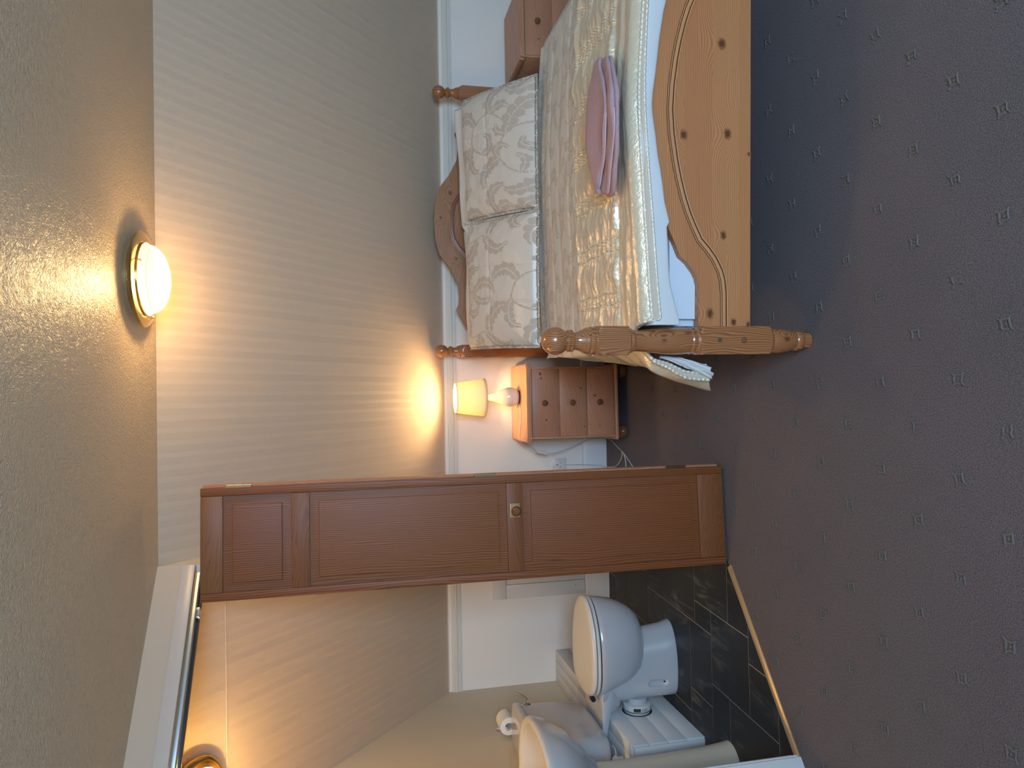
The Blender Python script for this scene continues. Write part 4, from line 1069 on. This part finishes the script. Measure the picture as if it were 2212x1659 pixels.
# ------------------------------------------------------------------ ceiling lamps
def build_ceiling_lamp():
    c = Vector((0.404, -1.553, ZC)); r = empty('ceiling_light', c)
    tag(r, 'round brass ceiling light with a glowing glass dome', 'ceiling light')
    MB().lathe([(0.118, -0.0002), (0.120, -0.012), (0.130, -0.016), (0.146, -0.014), (0.153, -0.017), (0.155, -0.022), (0.152, -0.026), (0.144, -0.0275), (0.133, -0.029), (0.122, -0.0285), (0.120, -0.026)], (0, 0, 0), 64).obj('brass_ring', M['brass'], r, 40)
    MB().lathe([(0.1205, -0.027), (0.1205, -0.033), (0.1175, -0.0345)], (0, 0, 0), 64, cap=False).obj('inner_rim', M['brass'], r, 40)
    t = NT('frosted_lit_glass'); co = t.coord('Object'); x, y, z = t.sep(co)
    dx = t.math('ADD', x, 0.030); dy = t.math('ADD', y, 0.012); dz = t.math('ADD', z, 0.058)
    d = t.math('SQRT', t.math('ADD', t.math('ADD', t.math('POWER', dx, 2), t.math('POWER', dy, 2)), t.math('POWER', dz, 2)))
    e = t.math('MULTIPLY_ADD', t.math('EXPONENT', t.math('MULTIPLY', t.math('POWER', t.math('DIVIDE', d, 0.058), 2), -1.0)), 9.0, 0.75)
    t.set(Base_Color=(0.8, 0.75, 0.6), Roughness=0.15, Emission_Color=(1.0, 0.80, 0.32), Emission_Strength=e)
    tr = t.node('ShaderNodeBsdfTransparent'); tr.inputs[0].default_value = (1.0, 0.92, 0.72, 1)
    mx = t.node('ShaderNodeMixShader'); mx.inputs[0].default_value = 0.42
    t.link(t.b.outputs[0], mx.inputs[1]); t.link(tr.outputs[0], mx.inputs[2]); t.link(mx.outputs[0], t.n['Material Output'].inputs[0])
    prof = [(0.117, -0.027), (0.1175, -0.036), (0.114, -0.040), (0.111, -0.042)]
    for k in range(1, 13):
        a = k/12*PI/2; prof.append((max(0.111*math.cos(a), 0.0001), -0.042-0.056*math.sin(a)))
    MB().lathe(prof, (0, 0, 0), 64, cap=False).obj('glass_dome', t.m, r, 50)
    MB().tube([(0.1080*math.cos(a), 0.1080*math.sin(a), -0.0568) for a in np.linspace(0, 2*PI, 65)], 0.0009, 5).obj('dome_line', M['brass'], r)
    for a in (R(-70), R(50), R(170)):
        k = MB(); ca, sa = math.cos(a), math.sin(a)
        k.tube([(0.132*ca, 0.132*sa, -0.028), (0.123*ca, 0.123*sa, -0.042)], 0.0018, 6)
        k.lathe([(0.0001, -0.049), (0.0035, -0.047), (0.0042, -0.044), (0.0035, -0.041), (0.0001, -0.040)], (0.122*ca, 0.122*sa, 0), 10)
        k.obj('glass_clip', M['brass'], r)
    point('ceiling_bulb', (c.x-0.02, c.y-0.01, ZC-0.070), 22, (1.0, 0.70, 0.38), 0.03)
build_ceiling_lamp()
def build_shower_lamp():
    # on the slope just inside the doorway, its rim peeping under the head of the frame
    y = -1.235; c = Vector((-1.405, y, ZK+(-y)*TAN-0.002)); r = empty('wall_light', c)
    ax = Vector((0, -(ZC-ZK), SY)).normalized()   # normal of the slope into the room
    r.rotation_euler = ax.to_track_quat('Z', 'Y').to_euler()
    tag(r, 'brass light with scalloped rim on the slope of the shower room', 'wall light')
    prof = [(0.105, 0.004), (0.113, 0.010), (0.115, 0.018), (0.110, 0.026), (0.100, 0.030), (0.096, 0.026), (0.090, 0.030), (0.086, 0.040), (0.080, 0.046), (0.074, 0.044)]
    MB().lathe(prof, (0, 0, 0), 48).obj('brass_rim', M['brass'], r, 50)
    dome = [(0.074, 0.040)]+[(max(0.074*math.cos(k/10*PI/2), 0.0001), 0.042+0.045*math.sin(k/10*PI/2)) for k in range(0, 11)]
    MB().lathe(dome, (0, 0, 0), 40).obj('glass_dome', mat_emit('shower_lamp_glass', (1.0, 0.64, 0.21), 175), r, 60)
build_shower_lamp()

# ------------------------------------------------------------------ shower room
def egg(xb, xf, hw, z, yc=-0.835, n=48, sq=2.0):
    """plan outline of a toilet: squarish back at xb, rounded front at xf"""
    out = []; xm = xb+(xf-xb)*0.42
    for k in range(n):
        a = 2*PI*k/n; c, s = math.cos(a), math.sin(a)
        if c >= 0: x = xm+(xf-xm)*c; y = hw*s
        else:
            e = 0.62
            x = xm-(xm-xb)*abs(c)**e; y = hw*math.copysign(abs(s)**0.75, s)
        out.append((x, yc+y, z))
    return out
def build_toilet():
    r = empty('toilet', (-1.25, -0.835, 0)); off = Vector((1.25, 0.835, 0))
    tag(r, 'white close-coupled toilet with its lid down, on the slate floor', 'toilet')
    def mv(mb): mb.v = [(v[0]+1.25, v[1]+0.835, v[2]) for v in mb.v]; return mb
    lev = [(-1.432, -1.085, 0.100, 0.0), (-1.432, -1.083, 0.102, 0.008), (-1.432, -1.098, 0.099, 0.05), (-1.432, -1.105, 0.097, 0.12), (-1.433, -1.115, 0.096, 0.20), (-1.436, -1.15, 0.097, 0.28),
           (-1.440, -1.20, 0.103, 0.325), (-1.442, -1.22, 0.118, 0.355), (-1.442, -1.22, 0.124, 0.378), (-1.440, -1.225, 0.120, 0.384)]
    pan = mv(MB().loft([egg(*l) for l in lev]))
    bowl = [(-1.215, -1.085, 0.060, 0.158), (-1.255, -1.050, 0.092, 0.166), (-1.290, -1.022, 0.120, 0.185), (-1.315, -0.998, 0.141, 0.215), (-1.337, -0.977, 0.158, 0.255), (-1.352, -0.962, 0.168, 0.295),
            (-1.366, -0.953, 0.174, 0.335), (-1.380, -0.947, 0.177, 0.370), (-1.384, -0.946, 0.177, 0.388), (-1.382, -0.950, 0.174, 0.395)]
    mv(MB().loft([egg(*l) for l in bowl])).obj('bowl', M['porcelain'], r, 60)
    # oblong recess in the side, cut with a boolean and applied at once
    po = pan.obj('pan', M['porcelain'], None, 50)
    cut = MB(); bm = bmesh.new(); bmesh.ops.create_uvsphere(bm, u_segments=24, v_segments=16, radius=0.019)
    for v in bm.verts: v.co = (v.co.x, v.co.y*0.9, v.co.z+(0.032 if v.co.z > 0 else -0.032))
    cut.bm(bm, Matrix.Translation((-1.345+1.25, -0.934+0.835, 0.098)))
    co = cut.obj('cutter', None, None)
    md = po.modifiers.new('b', 'BOOLEAN'); md.object = co; md.operation = 'DIFFERENCE'; md.solver = 'EXACT'
    dg = bpy.context.evaluated_depsgraph_get(); me = D.meshes.new_from_object(po.evaluated_get(dg))
    D.objects.remove(po); D.objects.remove(co)
    po = obj('pan', me, None, r, 40)
    MB().box(-0.004, 0.004, -0.0855, -0.083, 0.058, 0.066).obj('fixing_hole', M['black'], r).location = (-0.095, 0, 0)
    mv(MB().loft([egg(-1.385, -0.945, 0.166, 0.3985), egg(-1.385, -0.938, 0.171, 0.402), egg(-1.385, -0.938, 0.171, 0.410), egg(-1.385, -0.943, 0.167, 0.4135)])).obj('seat', M['plastic'], r, 50)
    mv(MB().loft([egg(-1.383, -0.944, 0.165, 0.4165), egg(-1.383, -0.938, 0.170, 0.420), egg(-1.383, -0.939, 0.169, 0.428), egg(-1.380, -0.947, 0.160, 0.4345), egg(-1.37, -0.97, 0.135, 0.437), egg(-1.34, -1.02, 0.09, 0.438)])).obj('lid', M['plastic'], r, 50)
    mv(MB().loft([egg(-1.380, -0.945, 0.164, 0.3952), egg(-1.380, -0.945, 0.164, 0.3984)]).loft([egg(-1.380, -0.948, 0.161, 0.4136), egg(-1.380, -0.948, 0.161, 0.4164)])).obj('seat_gap_shade', M['black'], r)  # black sheets filling the gaps round the seat, standing in for shade
    for y in (-0.905, -0.765): mv(MB().lathe([(0.011, y-0.016), (0.012, y-0.012), (0.012, y+0.012), (0.011, y+0.016)], (-1.392, 0, 0.412), 14, 'Y')).obj('seat_hinge', M['black'], r)
    # shelf the cistern stands on
    mv(MB().loft([egg(-1.470, -1.30, 0.050, 0.262, n=40), egg(-1.476, -1.285, 0.088, 0.292, n=40), egg(-1.479, -1.275, 0.113, 0.328, n=40), egg(-1.50, -1.272, 0.119, 0.341, n=40), egg(-1.612, -1.27, 0.127, 0.362, n=40), egg(-1.615, -1.27, 0.129, 0.378, n=40), egg(-1.612, -1.275, 0.125, 0.3845, n=40)])).obj('rear_shelf', M['porcelain'], r, 50)
    # cistern
    def cs(z, d, h0, h1, n=32):
        # front bows outward, ends rounded
        out = []
        for k in range(n+1):
            t = -1+2*k/n; yy = -0.875+(h1 if t > 0 else h0)*t
            dd = d*(1-0.07*t*t)*(1-abs(t)**16*0.30); out.append((-1.664+dd, yy, z))
        return out+[(-1.664, -0.875+h1, z), (-1.664, -0.875-h0, z)]
    rings = [cs(0.386, 0.135, 0.175, 0.175), cs(0.390, 0.158, 0.205, 0.205), cs(0.402, 0.172, 0.225, 0.218), cs(0.43, 0.181, 0.240, 0.226), cs(0.55, 0.188, 0.252, 0.240), cs(0.70, 0.193, 0.258, 0.246), cs(0.703, 0.190, 0.255, 0.243)]
    mv(MB().loft(rings)).obj('cistern', M['porcelain'], r, 50)
    rings = [cs(0.7055, 0.192, 0.257, 0.245), cs(0.708, 0.199, 0.264, 0.252), cs(0.728, 0.201, 0.266, 0.254), cs(0.738, 0.194, 0.259, 0.247), cs(0.742, 0.17, 0.235, 0.225)]
    mv(MB().loft(rings)).obj('cistern_lid', M['porcelain'], r, 50)
    mv(MB().lathe([(0.016, -0.006), (0.017, 0.004), (0.012, 0.008), (0.006, 0.010), (0.006, 0.022)], (-1.482, -0.690, 0.672), 20, 'X')).obj('lever_boss', M['chrome'], r)
    L = spline([(-1.462, -0.690, 0.672), (-1.455, -0.675, 0.676), (-1.452, -0.645, 0.690), (-1.450, -0.620, 0.712)], 6)
    mv(MB().tube(L, [0.005+0.0035*i/len(L) for i in range(len(L))], 10)).obj('flush_lever', M['chrome'], r)
    # soil outlet: collar, rubber seal and spigot running into the boxing
    pc = empty('pan_connector', (-1.46, -0.875, 0.185)); tag(pc, 'white soil pipe connector between toilet and pipe boxing, with label', 'pipe')
    def tube_x(prof, name, m): return MB().lathe(prof, (0, 0, 0), 36, 'X').obj(name, m, pc, 40)
    tube_x([(0.047, 0.044), (0.047, 0.014), (0.051, 0.012)], 'outlet_spigot', M['porcelain'])
    tube_x([(0.062, 0.018), (0.066, 0.016), (0.066, 0.011), (0.063, 0.010), (0.063, -0.008), (0.064, -0.009)], 'collar', M['plastic'])
    tube_x([(0.0655, -0.0085), (0.0660, -0.0145), (0.062, -0.0150)], 'rubber_seal', M['grey'])
    tube_x([(0.061, -0.0148), (0.0615, -0.0222), (0.058, -0.0230)], 'flange', M['plastic'])
    # printed label: dark half and barcode half, wrapped on the collar
    def patch(a0, a1, x0, x1, rr, name, m):
        n = 8; V = []
        for k in range(n+1):
            a = a0+(a1-a0)*k/n
            for x in (x0, x1): V.append((x, -rr*math.cos(a), rr*math.sin(a)))
        return MB().add(V, [(2*k, 2*k+1, 2*k+3, 2*k+2) for k in range(n)]).obj(name, m, pc, None)
    patch(R(5), R(35), -0.0070, 0.0090, 0.0634, 'label_dark', plain('label_black', (0.03, 0.03, 0.02), 0.5))
    lb = patch(R(-28), R(5), -0.0070, 0.0090, 0.0634, 'label_white', plain('label_white', (0.7, 0.68, 0.62), 0.5))
    bars = MB()
    for k in range(12):
        a = R(-26+2.4*k); w = R(0.7 if k % 3 else 1.3)
        V = []
        for aa in (a, a+w):
            for x in (-0.0060, 0.0080): V.append((x, -0.0637*math.cos(aa), 0.0637*math.sin(aa)))
        bars.add(V, [(0, 1, 3, 2)])
    b = bars.obj('barcode', M['black'], lb, None)
    return r
build_toilet()

def build_boxing():
    Xb, z1, yf = -1.484, 0.336, -1.190
    r = empty('pipe_boxing', (XL, yf, 0)); tag(r, 'white painted boarded pipe boxing along the wall behind the toilet', 'pipe boxing')
    def mv(mb): mb.v = [(v[0]-XL, v[1]-yf, v[2]) for v in mb.v]; return mb
    mv(MB().box(XL+0.001, Xb-0.012, yf+0.012, -0.001, 0.0, z1-0.012)).obj('carcass', M['gloss_white'], r)
    zz = [0.0, 0.085, 0.172, 0.258, z1-0.002]
    hole = []
    for a, b in zip(zz[:-1], zz[1:]):
        mv(MB().box(Xb-0.012, Xb, yf, -0.002, a+0.001, b-0.0012, 0.0022)).obj('board', M['gloss_white'], r)
    xs = [XL+0.001, XL+0.062, XL+0.122, Xb]
    for a, b in zip(xs[:-1], xs[1:]):
        mv(MB().box(a+0.0008, b-0.0008, yf+0.0122, -0.002, z1-0.012, z1, 0.002)).obj('board', M['gloss_white'], r)
    # front frame round a recessed end panel
    mv(MB().box(Xb-0.045, Xb-0.0122, yf, yf+0.012, 0.0, z1-0.0125, 0.0015)).obj('front_stile', M['gloss_white'], r)
    mv(MB().box(XL+0.002, Xb-0.0455, yf, yf+0.012, z1-0.06, z1-0.0125, 0.0015)).obj('front_rail', M['gloss_white'], r)
    mv(MB().box(XL+0.002, Xb-0.0455, yf+0.007, yf+0.0119, 0.004, z1-0.0605, 0.001)).obj('end_panel', M['gloss_white'], r)
    mv(MB().lathe([(0.070, 0.0), (0.070, 0.0012)], (Xb+0.0002, -0.875, 0.185), 36, 'X')).obj('pipe_hole', M['black'], r)
build_boxing()

def build_feed_pipe():
    x, y = -1.585, -1.085
    r = empty('water_pipe', (x, y, 0.337)); tag(r, 'cream water pipe with plastic nut and valve below the cistern', 'pipe')
    MB().lathe([(0.009, 0.0), (0.009, 0.040)], (0, 0, 0), 16).obj('pipe', M['pvc'], r)
    MB().lathe([(0.013, 0.028), (0.015, 0.030), (0.015, 0.042), (0.012, 0.045), (0.008, 0.046), (0.008, 0.0525)], (0, 0, 0), 8).obj('nut', M['plastic'], r, 20)
    MB().tube(spline([(0.012, 0.0, 0.036), (0.022, 0.010, 0.030), (0.030, 0.035, 0.026), (0.030, 0.060, 0.028)], 8), 0.0028, 8).obj('valve_handle', M['plastic'], r, 180)
build_feed_pipe()

def build_hatch():
    r = empty('access_hatch', (-0.90, 0, 0.1485)); tag(r, 'white painted framed access panel on the wall behind the toilet', 'access panel')
    X0, X1, H = -0.265, 0.17, 0.556
    MB().box(X0, X0+0.080, -0.014, -0.0006, 0.0, H-0.0805, 0.003).obj('frame_side', M['gloss_white'], r)
    MB().box(X1-0.080, X1, -0.014, -0.0006, 0.0, H-0.0805, 0.003).obj('frame_side', M['gloss_white'], r)
    MB().box(X0, X1, -0.014, -0.0006, H-0.080, H, 0.003).obj('frame_head', M['gloss_white'], r)
    MB().box(X0+0.0815, X1-0.0815, -0.008, -0.0006, 0.001, H-0.082, 0.001).obj('panel', M['gloss_white'], r)
    for x, z in ((X0+0.100, 0.27), (X0+0.055, 0.06)):
        MB().lathe([(0.0025, -0.0003), (0.003, 0.001)], (x, -0.0082 if x > X0+0.08 else -0.0142, z), 10, 'Y').obj('screw', M['grey'], r)
build_hatch()

def build_roll():
    r = empty('toilet_roll_holder', (XL, -0.50, 0.768)); tag(r, 'chrome holder on the wall above the cistern, left by the basin', 'toilet roll holder')
    MB().lathe([(0.026, 0.0005), (0.026, 0.007), (0.020, 0.011)], (0, -0.03, 0.002), 28, 'X').obj('wall_rose', M['chrome'], r)
    MB().tube(spline([(0.008, -0.03, 0.002), (0.050, -0.03, 0.0), (0.064, -0.035, -0.002), (0.066, -0.06, -0.003), (0.066, -0.17, -0.003)], 8), 0.0045, 10).obj('arm', M['chrome'], r, 180)
    t = empty('toilet_roll', (XL+0.066, -0.545, 0.765-0.0125)); tag(t, 'white toilet roll with a torn end sheet hung on the chrome holder', 'toilet roll')
    body = [(0.018, -0.095), (0.041, -0.095), (0.0425, -0.093), (0.0425, -0.003), (0.041, -0.001), (0.018, -0.001), (0.018, -0.095)]
    MB().lathe(body, (0, 0, 0), 36, 'Y', cap=False).obj('roll', M['paper'], t, 40)
    V = []
    for k in range(9):
        a = R(100-14*k); rr = 0.0435
        for y in (-0.002, -0.094): V.append((rr*math.cos(a)*1.0+(0.004*k/8), y, rr*math.sin(a)+0.002))
    MB().add(V, [(2*k, 2*k+1, 2*k+3, 2*k+2) for k in range(8)]).obj('loose_sheet', M['paper'], t, 180)
build_roll()

def build_basin():
    cx_, cy_ = -1.455, -1.47; px_, py_ = -0.050, 0.065
    r = empty('wash_basin', (cx_, cy_, 0)); tag(r, 'white pedestal wash basin at the edge of the view, left of the toilet', 'basin')
    def ov(rx, ry, z, n=48):
        out = []
        for k in range(n):
            a = 2*PI*k/n; c, s = math.cos(a), math.sin(a)
            x = rx*c if c > 0 else -0.205*abs(c)**0.5*(rx/0.235)
            x = max(x, -0.2085)
            out.append((x, ry*math.copysign(abs(s)**0.85, s), z))
        return out
    rings = [ov(0.090, 0.080, 0.600), ov(0.105, 0.095, 0.62), ov(0.150, 0.150, 0.655), ov(0.195, 0.215, 0.705), ov(0.222, 0.262, 0.755), ov(0.235, 0.282, 0.80), ov(0.238, 0.285, 0.815), ov(0.233, 0.280, 0.826), ov(0.222, 0.268, 0.829),
             ov(0.205, 0.250, 0.822), ov(0.195, 0.235, 0.80), ov(0.165, 0.19, 0.73), ov(0.10, 0.11, 0.685), ov(0.03, 0.03, 0.675)]
    MB().loft(rings).obj('bowl', M['porcelain'], r, 60)
    ped = []
    for rr, z in ((0.098, 0.0), (0.095, 0.02), (0.088, 0.10), (0.081, 0.3), (0.080, 0.5), (0.084, 0.5995)):
        ped.append([(rr*math.cos(2*PI*k/36)*1.0+px_, rr*0.85*math.sin(2*PI*k/36)+py_, z) for k in range(36)])
    MB().loft(ped).obj('pedestal', plain('cream_porcelain', (0.60, 0.56, 0.47), 0.2, coat=0.3), r, 50)
build_basin()
